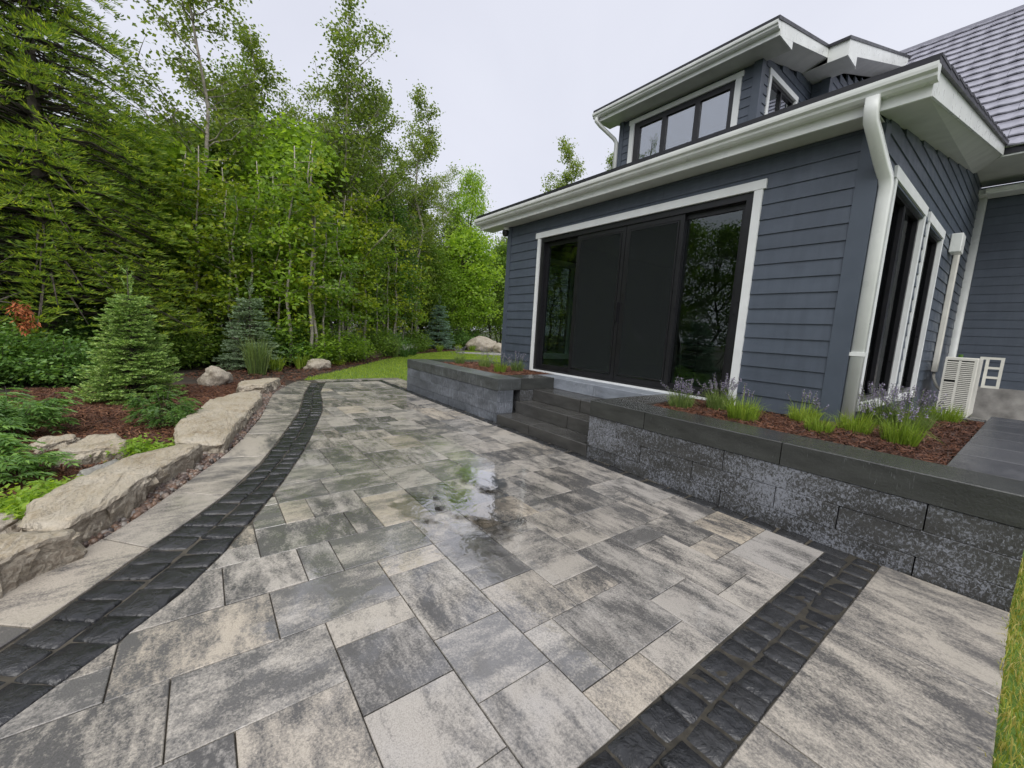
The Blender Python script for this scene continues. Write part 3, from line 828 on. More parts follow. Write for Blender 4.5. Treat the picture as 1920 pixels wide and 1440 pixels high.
trim_window_y('w', 7.625, 8.925, .72, 3.21, False, 'narrower black framed side window nearer the condenser')
# sliding door: four panels, the two middle ones screened
dr = MB()
for a in ((-5.885, -5.80, .66, 3.10), (-2.30, -2.217, .66, 3.10), (-5.80, -2.30, 3.02, 3.10), (-5.80, -2.30, .66, .70)):
    dr.box(a[0], a[1], HY - .012, HY + .12, a[2], a[3])
dr = dr.build('sliding_door', 'frame_black', house)
def panel(x0, x1, yf, screened):
    s_ = .062
    p = MB()
    for a in ((x0, x0 + s_, .70, 3.02), (x1 - s_, x1, .70, 3.02), (x0 + s_, x1 - s_, 2.95, 3.02), (x0 + s_, x1 - s_, .70, .785)):
        p.box(a[0], a[1], yf, yf + .045, a[2], a[3])
    p.build('panel_frame', 'frame_black', dr)
    box('glass_pane', 'glass_door', dr, x0 + s_, x1 - s_, yf + .02, yf + .027, .785, 2.95)
panel(-5.80, -4.91, HY + .06, 0); panel(-3.12, -2.30, HY + .06, 0)
panel(-4.97, -3.985, HY + .008, 1); panel(-3.975, -3.06, HY + .008, 1)
def mat_screen():
    b = NB('screen_mesh')
    d = b.n("ShaderNodeBsdfDiffuse"); d.inputs[0].default_value = (.028, .032, .032, 1)
    t = b.n("ShaderNodeBsdfTransparent")
    w = b.math('ADD', b.math('MULTIPLY', b.noise(b.coord(), 900, 1), 0.1), 0.42)
    mx = b.n("ShaderNodeMixShader"); b.lk(w, mx.inputs[0]); b.lk(t.outputs[0], mx.inputs[1]); b.lk(d.outputs[0], mx.inputs[2]); b.lk(mx.outputs[0], b.out.inputs[0])
    M['screen_mesh'] = b.mat
mat_screen()
for x0, x1 in ((-4.90, -4.05), (-3.91, -3.125)):
    f = MB()
    for a in ((x0, x0 + .018, .80, 2.94), (x1 - .018, x1, .80, 2.94), (x0 + .018, x1 - .018, 2.922, 2.94), (x0 + .018, x1 - .018, .80, .818)): f.box(a[0], a[1], HY - .004, HY + .006, a[2], a[3])
    f.build('screen_frame', 'frame_black', dr)
    box('insect_screen', 'screen_mesh', dr, x0 + .018, x1 - .018, HY, HY + .002, .818, 2.922)
box('handle', 'frame_black', dr, -4.02, -4.0, HY - .035, HY + .008, 1.6, 1.9)
box('casing', 'white_trim', dr, -5.956, -5.887, HY - .04, HY + .02, .645, 3.10)
box('casing', 'white_trim', dr, -2.215, -2.126, HY - .04, HY + .02, .645, 3.10)
box('head_casing', 'white_trim', dr, -6.014, -2.097, HY - .045, HY + .02, 3.101, 3.20)
box('threshold', 'white_trim', dr, -5.885, -2.217, HY - .06, HY + .05, .649, .675)
# room behind the glass
box('room_floor', 'interior', house, HX0 + .15, RX - .15, HY + .16, 10.5, .5, .64)
box('room_back', 'interior', house, HX0 + .15, RX - .15, 10.5, 10.6, .5, 3.5)
box('room_ceiling', 'interior', house, HX0 + .15, RX - .15, HY + .165, 10.5, 3.40, 3.5)
cb = MB().box(-4.6, -3.4, 7.6, 8.4, 1.30, 1.36).box(-4.5, -4.42, 7.7, 8.3, .64, 1.3).box(-3.58, -3.5, 7.7, 8.3, .64, 1.3).build('inner_table', 'interior_dark', house)

# eaves of the low roof
roofz = lambda y: 3.70 + .205 * (y - 4.70)
EX0, EX1, EY = -7.60, -.83, 4.76
box('soffit', 'soffit', house, EX0 + .02, RX - .002, EY + .024, HY + .03, 3.46, 3.475)
box('fascia', 'white_metal', house, EX0, EX1, EY - .0, EY + .022, 3.455, 3.68)
def gutter(x0, x1, yb, z0, sc=1.0):
    """K-profile trough, open on top"""
    pr = [(0, .125), (0, 0), (-.065, 0), (-.088, .022), (-.092, .045), (-.118, .062), (-.122, .085), (-.122, .112), (-.112, .118), (-.108, .112), (-.110, .088), (-.084, .05), (-.06, .01), (-.008, .01), (-.008, .125)]
    pr = [(yb + p[0] * sc, z0 + p[1] * sc) for p in pr]
    mb = MB(); mb.rings([[(x0, p[0], p[1]) for p in pr], [(x1, p[0], p[1]) for p in pr]], cap0=False, cap1=False)
    for x in (x0, x1):
        ring = pr[:8]
        k = len(mb.v); mb.v += [(x, p[0], p[1]) for p in ring]; mb.f.append(list(range(k, k + len(ring))))
    return mb.build('gutter', 'white_metal', house)
gutter(-7.66, -.80, EY - .002, 3.545)
def slope_slab(name, mat, x0, x1, y0, y1, zf, th, parent=house):
    return MB().hexa([(x0, y0, zf(y0) - th), (x1, y0, zf(y0) - th), (x1, y1, zf(y1) - th), (x0, y1, zf(y1) - th), (x0, y0, zf(y0)), (x1, y0, zf(y0)), (x1, y1, zf(y1)), (x0, y1, zf(y1))]).build(name, mat, parent)
slope_slab('low_roof', 'roof_metal', EX0 - .03, EX1 + .03, 4.665, 10.9, lambda y: roofz(y) + .01, .05)
for k in range(15):
    y0 = 4.70 + k * .42
    if y0 < 10.6: slope_slab('roof_course', 'roof_metal', EX0 - .04, EX1 + .034, y0, y0 + .43, lambda y: roofz(y) + .04 - .022 * (y - y0) / .43, .024)
def strip_x(name, mat, x0, x1, y0, y1, lo, hi):
    return MB().hexa([(x0, y0, lo(y0)), (x1, y0, lo(y0)), (x1, y1, lo(y1)), (x0, y1, lo(y1)), (x0, y0, hi(y0)), (x1, y0, hi(y0)), (x1, y1, hi(y1)), (x0, y1, hi(y1))]).build(name, mat, house)
def tilt_soffit(xi, xo, y0, y1, zi, zo):
    a = [(xi, y0, zi(y0)), (xo, y0, zo(y0)), (xo, y1, zo(y1)), (xi, y1, zi(y1))]
    return MB().hexa(a + [(p[0], p[1], p[2] + .012) for p in a]).build('rake_soffit', 'soffit', house)
rb = lambda y: 3.455 + .2165 * (y - 4.726)
strip_x('rake_board', 'white_metal', EX1 - .02, EX1, EY + .023, 10.75, rb, lambda y: roofz(y) - .02)
strip_x('rake_board', 'white_metal', EX0, EX0 + .02, EY + .023, 10.75, rb, lambda y: roofz(y) - .02)
tilt_soffit(RX, EX1 - .021, EY + .026, 10.9, lambda y: 3.462 + .186 * (y - 4.79), lambda y: rb(y) + .004)
tilt_soffit(HX0, EX0 + .021, HY + .032, 10.9, lambda y: 3.466 + .19 * (y - 5.02), lambda y: rb(y) + .004)
# downspouts
def spout(name, pts, w, d, mat='white_metal'):
    mb = MB(); rr = []
    pts = [Vector(p) for p in pts]
    for i, p in enumerate(pts):
        dr_ = (pts[min(i + 1, len(pts) - 1)] - pts[max(0, i - 1)]).normalized()
        u = Vector((1, 0, 0)); v = dr_.cross(u).normalized()
        rr.append([p + u * sx * w / 2 + v * sy * d / 2 for sx, sy in ((-.8, -1), (.8, -1), (1, -.8), (1, .8), (.8, 1), (-.8, 1), (-1, .8), (-1, -.8))])
    mb.rings(rr)
    return mb.build(name, mat, house, smooth=True)
s1 = spout('downspout', [(-1.19, 4.70, 3.56), (-1.19, 4.70, 3.44), (-1.185, 4.72, 3.37), (-1.165, 4.78, 3.29), (-1.12, 4.95, 3.08), (-1.095, 5.04, 2.98), (-1.085, 5.075, 2.90), (-1.085, 5.075, 2.75), (-1.085, 5.075, .62)], .10, .085)
for z in (1.32,):
    box('strap', 'white_metal', s1, -1.142, -1.028, 5.025, 5.125, z, z + .035)
spout('downspout', [(-1.10, 12.1, 4.5), (-1.10, 12.1, .95), (-1.10, 12.05, .85)], .12, .10)
# lens on a bracket under the left eave
cm = MB().tube([(-6.96, 5.0, 3.455), (-6.96, 5.0, 3.40)], .07, 12).build('security_camera', 'white_metal', house)
mb = MB(); mb.rings([[( -6.97 + math.cos(t) * r_, 4.985 + math.sin(t) * r_, z) for t in np.linspace(0, 2 * math.pi, 12, endpoint=False)] for r_, z in ((.066, 3.40), (.075, 3.36), (.062, 3.31), (.03, 3.285))])
mb.build('camera_dome', 'frame_black', cm, smooth=True)

# ---------------------------- dormer
DX0, DX1, DY = -7.01, -3.832, 8.30
r1 = lambda y: 6.80 + .242 * (y - 7.78)
r2 = lambda y: 7.372 + .343 * (y - 10.087)
dm = MB()
dm.box(DX0, -6.60, DY + .03, DY + .15, 3.9, 6.62).box(-4.24, DX1, DY + .03, DY + .15, 3.9, 6.62).box(-6.60, -4.24, DY + .03, DY + .15, 6.42, 6.62).box(-6.60, -4.24, DY + .03, DY + .15, 3.9, 4.75)
dm.hexa([(DX1 - .15, DY + .15, 3.9), (DX1 - .03, DY + .15, 3.9), (DX1 - .03, 8.70, 3.9), (DX1 - .15, 8.70, 3.9), (DX1 - .15, DY + .15, 6.62), (DX1 - .03, DY + .15, 6.62), (DX1 - .03, 8.70, 6.68), (DX1 - .15, 8.70, 6.68)])
dm.hexa([(DX1 - .15, 8.70, 6.45), (DX1 - .03, 8.70, 6.45), (DX1 - .03, 10.7, 6.45), (DX1 - .15, 10.7, 6.45), (DX1 - .15, 8.70, 6.72), (DX1 - .03, 8.70, 6.72), (DX1 - .03, 10.7, 7.2), (DX1 - .15, 10.7, 7.2)])
dm.box(DX1 - .15, DX1 - .03, 9.9, 10.7, 3.9, 6.45).box(DX0, DX0 + .12, DY + .15, 14, 3.9, 6.65).box(DX1 - .15, DX1 - .03, 8.7, 9.9, 3.9, 5.3)
dm.box(DX1 - .03, -3.53, 10.69, 10.8, 4.2, 7.12)
dm.hexa([(-3.64, 10.8, 4.2), (-3.53, 10.8, 4.2), (-3.53, 14, 4.2), (-3.64, 14, 4.2), (-3.64, 10.8, 7.15), (-3.53, 10.8, 7.15), (-3.53, 14, 8.1), (-3.64, 14, 8.1)])
dm = dm.build('dormer', 'corner_trim', house)
z = 4.2
while z < 6.5:
    t = min(z + EXP + .012, 6.575)
    if z < 6.45:
        board_x(dm, DX0 + .12, -6.70, DY, z, t); board_x(dm, -4.15, DX1 - .12, DY, z, t)
        if z > 6.33: pass
    z += EXP
z = 4.25
while z < 7.1:
    y0 = max(DY + .12, DY + (z - 6.50) / .242)
    if z + EXP < 6.55:
        board_y(dm, DX1, DY + .12, 8.60, z)
        if y0 < 10.6: board_y(dm, DX1, 10.40 if z < 6.2 else 10.05, 10.68, z)
    elif y0 < 10.6: board_y(dm, DX1, y0, 10.68, z)
    y0 = max(10.68 + .12, 10.66 + (z - 7.0) / .343)
    board_y(dm, -3.50, y0, 14, z)
    if z < 7.0: board_x(dm, DX1 + .03, -3.62, 10.66, z)
    z += EXP
while z < 8.2:
    board_y(dm, -3.50, 10.66 + (z - 7.0) / .343, 14, z); z += EXP
for (x0, x1, y0, y1, zt) in ((DX0 - .005, DX0 + .12, DY - .03, DY + .03, 6.575), (DX1 - .12, DX1 + .026, DY - .03, DY + .03, 6.575), (DX1 - .02, DX1 + .026, DY + .031, DY + .12, 6.60), (-3.62, -3.474, 10.63, 10.69, 7.08), (-3.52, -3.474, 10.691, 10.8, 7.10)):
    box('corner_board', 'corner_trim', dm, x0, x1, y0, y1, 4.2, zt)
dw = MB()
XS = [-6.57, -5.79, -5.02, -4.268]
for a in ((-6.57, -4.268, 6.30, 6.41), (-6.57, -4.268, 4.8, 4.9)): dw.box(a[0], a[1], DY - .01, DY + .1, a[2], a[3])
for x_, w_ in ((-6.57 + .07, .07), (-5.79, .055), (-5.02, .055), (-4.268 - .05, .05)): dw.box(x_ - w_, x_ + w_, DY - .008, DY + .09, 4.9, 6.30)
dw = dw.build('dormer_window', 'frame_black', house)
for a, b_ in ((-6.43, -5.845), (-5.735, -5.075), (-4.965, -4.368)):
    box('glass_pane', 'glass_dormer', dw, a, b_, DY + .03, DY + .04, 4.9, 6.30)
box('casing', 'white_trim', dw, -6.692, -6.571, DY - .04, DY + .02, 4.75, 6.41)
box('casing', 'white_trim', dw, -4.266, -4.152, DY - .04, DY + .02, 4.75, 6.41)
box('head_casing', 'white_trim', dw, -6.72, -4.125, DY - .045, DY + .02, 6.411, 6.51)
box('attic_back', 'interior_dark', house, DX0 + .15, DX1 - .16, 9.95, 10.0, 4.2, 6.6)
box('attic_ceiling', 'interior_dark', house, DX0 + .15, DX1 - .16, DY + .16, 9.94, 6.5, 6.56)
sw = MB()
for a in ((8.70, 8.76, 5.3, 6.45), (9.84, 9.9, 5.3, 6.45), (8.76, 9.84, 6.39, 6.45), (9.27, 9.33, 5.3, 6.39)): sw.box(DX1 - .10, DX1 - .01, *a)
sw = sw.build('side_dormer_window', 'frame_black', house)
box('glass_pane', 'glass_dormer', sw, DX1 - .06, DX1 - .05, 8.76, 9.84, 5.3, 6.39)
box('casing', 'white_trim', sw, DX1 - .02, DX1 + .036, 8.61, 8.70, 5.2, 6.45); box('casing', 'white_trim', sw, DX1 - .02, DX1 + .036, 9.9, 9.99, 5.2, 6.45)
box('head_casing', 'white_trim', sw, DX1 - .02, DX1 + .04, 8.59, 10.01, 6.451, 6.55)
# dormer roof, its eave and rakes
slope_slab('dormer_roof', 'roof_metal', -7.43, -3.385, 7.74, 10.12, lambda y: r1(y) + .03, .06)
slope_slab('dormer_roof', 'roof_metal', -7.43, -3.05, 10.05, 14.7, lambda y: r2(y) + .03, .06)
box('fascia', 'white_metal', house, -7.40, -3.40, 7.86, 7.88, 6.575, 6.79)
box('soffit', 'soffit', house, -7.38, -3.42, 7.881, DY + .03, 6.58, 6.592)
gutter(-7.46, -3.40, 7.858, 6.655)
rd = lambda y: 6.711 + .267 * (y - 8.411)
strip_x('rake_board', 'white_metal', -3.42, -3.397, 7.882, 10.10, rd, lambda y: r1(y) - .03)
strip_x('rake_board', 'white_metal', -7.40, -7.38, 7.882, 10.10, rd, lambda y: r1(y) - .03)
MB().hexa([(-3.42, 7.882, 6.575), (-3.398, 7.882, 6.575), (-3.398, 8.40, 6.575), (-3.42, 8.40, 6.575), (-3.42, 7.882, 6.64), (-3.398, 7.882, 6.64), (-3.398, 8.40, 6.70), (-3.42, 8.40, 6.70)]).build('cornice_return', 'white_metal', house)
tilt_soffit(DX1, -3.421, 8.40, 10.15, lambda y: 6.60 + .255 * (y - 8.3), lambda y: rd(y) + .004)
MB().box(DX1, -3.421, DY + .031, 8.40, 6.581, 6.592).box(DX1 + .03, -3.421, 8.40, 8.41, 6.581, 6.72).build('soffit', 'soffit', house)
tilt_soffit(DX0, -7.379, 8.34, 14.0, lambda y: 6.60 + .255 * (y - 8.3), lambda y: rd(y) + .004)
box('fascia', 'white_metal', house, -3.395, -3.065, 10.085, 10.105, 7.06, 7.36)
box('soffit', 'soffit', house, -3.83, -3.08, 10.106, 10.69, 7.062, 7.075)
rd2 = lambda y: 7.237 + .357 * (y - 10.586)
strip_x('rake_board', 'white_metal', -3.085, -3.064, 10.107, 14.4, rd2, lambda y: r2(y) - .03)
tilt_soffit(-3.5, -3.086, 10.69, 14.4, lambda y: rd2(y) - .08, lambda y: rd2(y) + .004)
MB().hexa([(-3.085, 10.107, 7.06), (-3.063, 10.107, 7.06), (-3.063, 10.62, 7.06), (-3.085, 10.62, 7.06), (-3.085, 10.107, 7.12), (-3.063, 10.107, 7.12), (-3.063, 10.62, 7.29), (-3.085, 10.62, 7.29)]).build('cornice_return', 'white_metal', house)
spout('downspout', [(-7.36, 7.80, 6.66), (-7.36, 7.80, 6.58), (-7.30, 7.90, 6.48), (-7.10, 8.2, 6.22), (-7.05, 8.24, 6.12), (-7.05, 8.24, 4.6)], .08, .07)

# ---------------------------- main roof and the wall behind the condenser
mr = lambda y: 4.90 + 1.0 * (y - 10.6)
main = slope_slab('main_roof', 'roof_metal', -7.6, 4.5, 10.55, 15.0, lambda y: mr(y) - .03, .10)
EXS = .31 / math.sqrt(2)
row = 0
y = 10.50
shape_sh = {}
while y < 14.95:
    x = -3.6 + (row % 3) * .31 - .3
    while x < 4.4:
        L = .92
        if y < 13.9 or True:
            if x + L > -3.45 and not (x + L < -.9 and y < 10.6):
                key = 'sh'
                if key not in shape_sh:
                    # panel: butt edge thick and gently waved, running under the row above
                    mb = MB(); N = 8; bt = []; tp = []; b0 = []
                    for k in range(N + 1):
                        u = k / N * .915
                        wv = .016 * math.sin(k / N * math.pi * 6) * (1 if k % 2 else .3) + .012 * (k % 3 == 0)
                        bt.append((u, -.02 - .008 * (k % 2), .045 + wv * .6)); b0.append((u, .03, .030 + .010)); tp.append((u, EXS + .03, EXS + .03 + .012))
                    for k in range(N):
                        lo0 = (bt[k][0], bt[k][1] + .006, bt[k][2] - .022); lo1 = (bt[k + 1][0], bt[k + 1][1] + .006, bt[k + 1][2] - .022)
                        mb.quad(lo0, lo1, bt[k + 1], bt[k]); mb.quad(b0[k], b0[k + 1], lo1, lo0); mb.quad(bt[k], bt[k + 1], tp[k + 1], tp[k])
                    mb.quad(b0[0], bt[0], tp[0], (0, EXS + .03, EXS + .02)); mb.quad(bt[N], b0[N], (.915, EXS + .03, EXS + .02), tp[N])
                    shape_sh[key] = arr_mesh('shingle', np.array(mb.v), mb.f)
                link_mesh('shingle', shape_sh[key], 'shingle', main, (x, y, mr(y)))
        x += L
    y += EXS; row += 1
MB().box(-3.4, 4.5, 14.93, 15.07, mr(15.0) - .02, mr(15.0) + .06).build('ridge_cap', 'shingle', house)
box('eave_fascia', 'white_metal', house, -.86, 4.5, 10.56, 10.60, 4.70, 4.86)
box('eave_soffit', 'soffit', house, RX, 4.5, 10.605, 12.2, 4.70, 4.72)
box('frieze', 'white_metal', house, RX + .02, 4.5, 11.8, 12.17, 4.46, 4.55)
gutter(-1.05, 4.5, 11.79, 4.44, .8)
mw = MB().box(RX, 4.5, 12.23, 12.4, .1, 4.7).build('rear_wall', 'corner_trim', house)
z = .84
while z < 4.4:
    board_x(mw, RX + .06, 4.5, 12.2, z); z += EXP
box('foundation', 'concrete', house, RX + .01, 4.5, 12.17, 12.5, -.3, .84)
box('corner_board', 'corner_trim', house, RX, RX + .06, 12.1, 12.2, .84, 4.45)

# heat-pump line cover and box on the end wall
lc = box('line_cover', 'ac_white', house, RX + .026, RX + .10, 10.15, 10.27, 1.10, 3.17, bevel=.012)
box('junction_box', 'white_metal', house, RX + .026, RX + .16, 9.60, 9.92, 3.05, 3.34, bevel=.01)
MB().tube([(RX + .06, 10.2, 3.15), (RX + .08, 10.15, 3.22), (RX + .08, 10.0, 3.2), (RX + .07, 9.93, 3.15)], .045, 8).build('elbow', 'ac_white', house, smooth=True)
MB().tube([(RX + .06, 10.21, 1.12), (RX + .07, 10.2, 1.0), (RX + .14, 10.1, .86), (RX + .24, 9.95, .78)], .022, 8).build('hose', 'ac_white', house, smooth=True)
ac = empty('air_conditioner', (-.74, 9.9, .22), 'white outdoor heat pump with louvred end, beside the side wall', 'air conditioner')
b0 = box('cabinet', 'ac_white', ac, -.93, -.575, 9.52, 10.4, .44, 1.38, bevel=.012)
box('grille_back', 'dark_void', ac, -.905, -.60, 9.512, 9.519, .50, 1.33)
lv = MB()
for k in range(27):
    z_ = .51 + k * .03
    for a, b_ in ((-.90, -.775), (-.745, -.61)):
        if a == -.90 and k == 16: continue
        lv.hexa([(a, 9.494, z_), (b_, 9.494, z_), (b_, 9.511, z_ + .006), (a, 9.511, z_ + .006), (a, 9.494, z_ + .014), (b_, 9.494, z_ + .014), (b_, 9.511, z_ + .02), (a, 9.511, z_ + .02)])
lv.box(-.775, -.745, 9.496, 9.511, .48, 1.34).box(-.925, -.90, 9.496, 9.511, .46, 1.36).box(-.61, -.58, 9.496, 9.511, .46, 1.36).box(-.90, -.61, 9.496, 9.511, 1.332, 1.36).box(-.90, -.61, 9.496, 9.511, .46, .50)
lv.build('louver', 'ac_white', ac)
gd = MB()
for k in range(4): gd.box(-.475, -.36, 9.70, 9.73, .93 + k * .148, .965 + k * .148)
gd.box(-.51, -.475, 9.698, 9.732, .93, 1.409).box(-.36, -.325, 9.698, 9.732, .93, 1.409).box(-.575, -.51, 9.70, 9.73, 1.37, 1.41)
gd.build('fan_guard', 'ac_white', ac)
for x_ in (-.88, -.62): box('foot', 'frame_black', ac, x_ - .03, x_ + .03, 9.55, 10.35, .22, .44)
MB().tube([(-.80, 9.9, 1.38), (-.80, 9.9, 1.43)], .028, 8).build('valve', 'leaf_dark', ac)

# ------------------------------------------------------------------ stones
def slab_stone(name, pts, z1, mat, label, group, seed, flare=.04, z0=-.08, nst=64, cat='stone', roll=.020):
    P = [Vector((p[0], p[1])) for p in pts]
    area = sum(P[i - 1].x * P[i].y - P[i].x * P[i - 1].y for i in range(len(P)))
    if area < 0: P = P[::-1]
    per = [0]
    for i in range(len(P)): per.append(per[-1] + (P[(i + 1) % len(P)] - P[i]).length)
    def at(s_):
        s_ %= per[-1]
        for i in range(len(P)):
            if s_ <= per[i + 1]:
                t = (s_ - per[i]) / max(1e-6, per[i + 1] - per[i]); return P[i].lerp(P[(i + 1) % len(P)], t)
    ring = [at(per[-1] * k / nst) for k in range(nst)]
    ring = [(ring[k - 1] + ring[k] * 2 + ring[(k + 1) % nst]) / 4 for k in range(nst)]
    cen = sum(ring, Vector((0, 0))) / nst
    def disp(p, a, f=3.0): return noise.noise(Vector((p.x * f, p.y * f, seed * 7.3 + a * 11))) 
    rings = []
    tilt = Vector((noise.noise(Vector((seed, 1, 2))), noise.noise(Vector((seed, 5, 2))))) * .05
    spec = [(1.0, z0, flare, .020), (1.0, z0 * .2 + z1 * .25, flare * .9, .035), (1.0, z1 * .55, flare * .35, .04), (1.0, z1 * .80, flare * .05, .025), (1.0, z1 - .02, -.004, .012), (.955, z1, 0, .006), (.80, z1 + .004, 0, .0), (.55, z1 + .006, 0, 0), (.28, z1 + .004, 0, 0), (.02, z1 + .004, 0, 0)]
    for q, (sc, z, out, jit) in enumerate(spec):
        rr = []
        for k, p in enumerate(ring):
            d = (p - cen); L = d.length or 1
            v = cen + d * sc + d / L * (out + jit * disp(p, q, 9) * 1.6 + jit * .8 * disp(p, q + 3, 28))
            zz = z + tilt.dot(v - cen) * (1 if z > .03 else 0)
            if z > 0: zz += roll * 1.6 * noise.noise(Vector((v.x * 2.2, v.y * 2.2, seed))) + roll * .9 * noise.noise(Vector((v.x * 9, v.y * 9, seed * 2.0))) + roll * .4 * noise.noise(Vector((v.x * 26, v.y * 26, seed * 3.0)))
            rr.append((v.x, v.y, zz))
        rings.append(rr)
    o = MB().rings(rings).build(name, mat)
    o.data.polygons.foreach_set('use_smooth', np.array([p.normal.z > .8 for p in o.data.polygons]))
    return tag(o, label, cat, group)
G_ST = 'flat limestone slabs edging the patio'
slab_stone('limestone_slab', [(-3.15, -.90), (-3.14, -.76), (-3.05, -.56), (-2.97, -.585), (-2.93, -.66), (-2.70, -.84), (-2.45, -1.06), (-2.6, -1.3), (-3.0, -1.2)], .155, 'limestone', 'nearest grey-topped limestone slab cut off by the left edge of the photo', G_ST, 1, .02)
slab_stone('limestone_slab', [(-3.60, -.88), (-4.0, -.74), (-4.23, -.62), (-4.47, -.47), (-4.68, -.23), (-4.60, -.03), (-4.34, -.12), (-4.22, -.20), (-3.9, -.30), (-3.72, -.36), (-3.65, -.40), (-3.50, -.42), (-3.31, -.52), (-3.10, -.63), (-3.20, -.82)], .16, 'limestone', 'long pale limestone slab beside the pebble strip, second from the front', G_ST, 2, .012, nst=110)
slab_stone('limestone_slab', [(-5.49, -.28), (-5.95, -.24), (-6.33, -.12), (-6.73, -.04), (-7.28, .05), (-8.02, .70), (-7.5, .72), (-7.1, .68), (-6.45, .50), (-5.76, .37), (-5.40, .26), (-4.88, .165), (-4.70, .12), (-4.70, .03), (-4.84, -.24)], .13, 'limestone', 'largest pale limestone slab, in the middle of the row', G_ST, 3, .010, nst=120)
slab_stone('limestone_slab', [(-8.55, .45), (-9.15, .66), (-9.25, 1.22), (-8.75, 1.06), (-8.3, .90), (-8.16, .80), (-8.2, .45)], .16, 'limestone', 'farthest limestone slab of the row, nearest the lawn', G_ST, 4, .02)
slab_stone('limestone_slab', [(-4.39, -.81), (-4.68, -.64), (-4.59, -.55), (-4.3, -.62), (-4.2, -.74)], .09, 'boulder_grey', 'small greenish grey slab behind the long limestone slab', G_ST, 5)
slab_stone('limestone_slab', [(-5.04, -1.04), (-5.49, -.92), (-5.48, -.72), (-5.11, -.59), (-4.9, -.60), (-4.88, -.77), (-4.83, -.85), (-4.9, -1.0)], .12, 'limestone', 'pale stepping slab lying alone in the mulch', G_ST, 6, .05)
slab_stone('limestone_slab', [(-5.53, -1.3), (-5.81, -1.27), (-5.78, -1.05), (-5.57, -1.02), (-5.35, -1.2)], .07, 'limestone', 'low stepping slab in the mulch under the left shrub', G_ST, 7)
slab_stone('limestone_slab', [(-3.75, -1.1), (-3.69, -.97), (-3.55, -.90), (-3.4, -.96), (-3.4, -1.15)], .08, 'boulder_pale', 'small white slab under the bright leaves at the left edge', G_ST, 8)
def boulder(loc, r, mat, label, seed, name='boulder'):
    bm = bmesh.new(); bmesh.ops.create_icosphere(bm, subdivisions=4, radius=1)
    for v in bm.verts:
        p = v.co.copy()
        d = 1 + .30 * noise.noise(p * 1.1 + Vector((seed, 0, 0))) + .12 * noise.noise(p * 3 + Vector((0, seed, 0))) + .04 * noise.noise(p * 9)
        c = noise.cell(p * 1.6 + Vector((seed, seed, 0))) * .07
        v.co = Vector((p.x * r[0], p.y * r[1], p.z * r[2])) * (d + c)
    me = bpy.data.meshes.new(name); bm.to_mesh(me); bm.free()
    me.polygons.foreach_set("use_smooth", np.ones(len(me.polygons), dtype=bool))
    tag(link_mesh(name, me, mat, None, (loc[0], loc[1], r[2] * .45 - .03)), label, 'boulder', 'garden boulders in the mulch bed')
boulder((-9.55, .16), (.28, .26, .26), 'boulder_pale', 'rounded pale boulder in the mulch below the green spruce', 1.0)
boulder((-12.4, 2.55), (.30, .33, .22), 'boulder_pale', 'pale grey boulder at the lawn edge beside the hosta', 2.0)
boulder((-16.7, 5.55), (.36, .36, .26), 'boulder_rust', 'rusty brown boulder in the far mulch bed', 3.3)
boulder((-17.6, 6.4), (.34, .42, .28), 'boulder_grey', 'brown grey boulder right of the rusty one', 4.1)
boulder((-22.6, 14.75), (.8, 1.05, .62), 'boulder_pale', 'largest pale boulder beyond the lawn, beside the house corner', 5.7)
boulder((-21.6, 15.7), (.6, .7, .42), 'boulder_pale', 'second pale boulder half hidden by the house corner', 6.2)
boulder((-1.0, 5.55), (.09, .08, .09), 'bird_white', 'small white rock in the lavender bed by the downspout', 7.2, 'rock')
pth = MB().prism([(-20.6, 11.6), (-20.0, 11.4), (-18.6, 13.4), (-18.4, 17.5), (-20.4, 17.5), (-20.6, 14.0)], -.06, .02).build('garden_path', 'concrete'); tag(pth, kind='structure')
for k, (px, py, s_) in enumerate(((-1.335, .333, .018), (-.63, 1.24, .012))):
    o = boulder((px, py), (s_, s_ * .6, .004), 'bird_white', ['white petal lying on a near dark paver', 'white dropping on the cobble band at lower right'][k], 8.0 + k, 'petal'); 

# ------------------------------------------------------------------ loose stuff: pebbles, mulch, grass
def scatter_mesh(name, mat, base_v, base_f, pos, rot, scl):
    """many small copies baked into one mesh"""
    n = len(pos); k = len(base_v)
    a, b_, c_ = rot[:, 0], rot[:, 1], rot[:, 2]
    ca, sa, cb_, sb, cc, sc = np.cos(a), np.sin(a), np.cos(b_), np.sin(b_), np.cos(c_), np.sin(c_)
    R = np.empty((n, 3, 3))
    R[:, 0, 0] = cc * cb_; R[:, 0, 1] = cc * sb * sa - sc * ca; R[:, 0, 2] = cc * sb * ca + sc * sa
    R[:, 1, 0] = sc * cb_; R[:, 1, 1] = sc * sb * sa + cc * ca; R[:, 1, 2] = sc * sb * ca - cc * sa
    R[:, 2, 0] = -sb; R[:, 2, 1] = cb_ * sa; R[:, 2, 2] = cb_ * ca
    v = np.einsum('nij,nkj->nki', R, base_v[None] * scl[:, None, :]) + pos[:, None, :]
    f = (base_f[None] + (np.arange(n) * k)[:, None, None]).reshape(-1, base_f.shape[1])
    return v.reshape(-1, 3), f
ICO_V, ICO_F = None, None
bm = bmesh.new(); bmesh.ops.create_icosphere(bm, subdivisions=1, radius=1)
ICO_V = np.array([v.co[:] for v in bm.verts]); ICO_F = np.array([[v.index for v in f.verts] for f in bm.faces]); bm.free()
n = 6500
xs = rng.uniform(-9.2, -2.5, n); yb = lin(xs, CSLAB)
off = rng.beta(1.4, 1.6, n) * np.interp(xs, [-9, -6.5, -4, -2.5], [.14, .24, .22, .16])
pos = np.stack([xs - off * .35, yb - .012 - off, rng.uniform(-.045, -.004, n) + off * .08], 1)
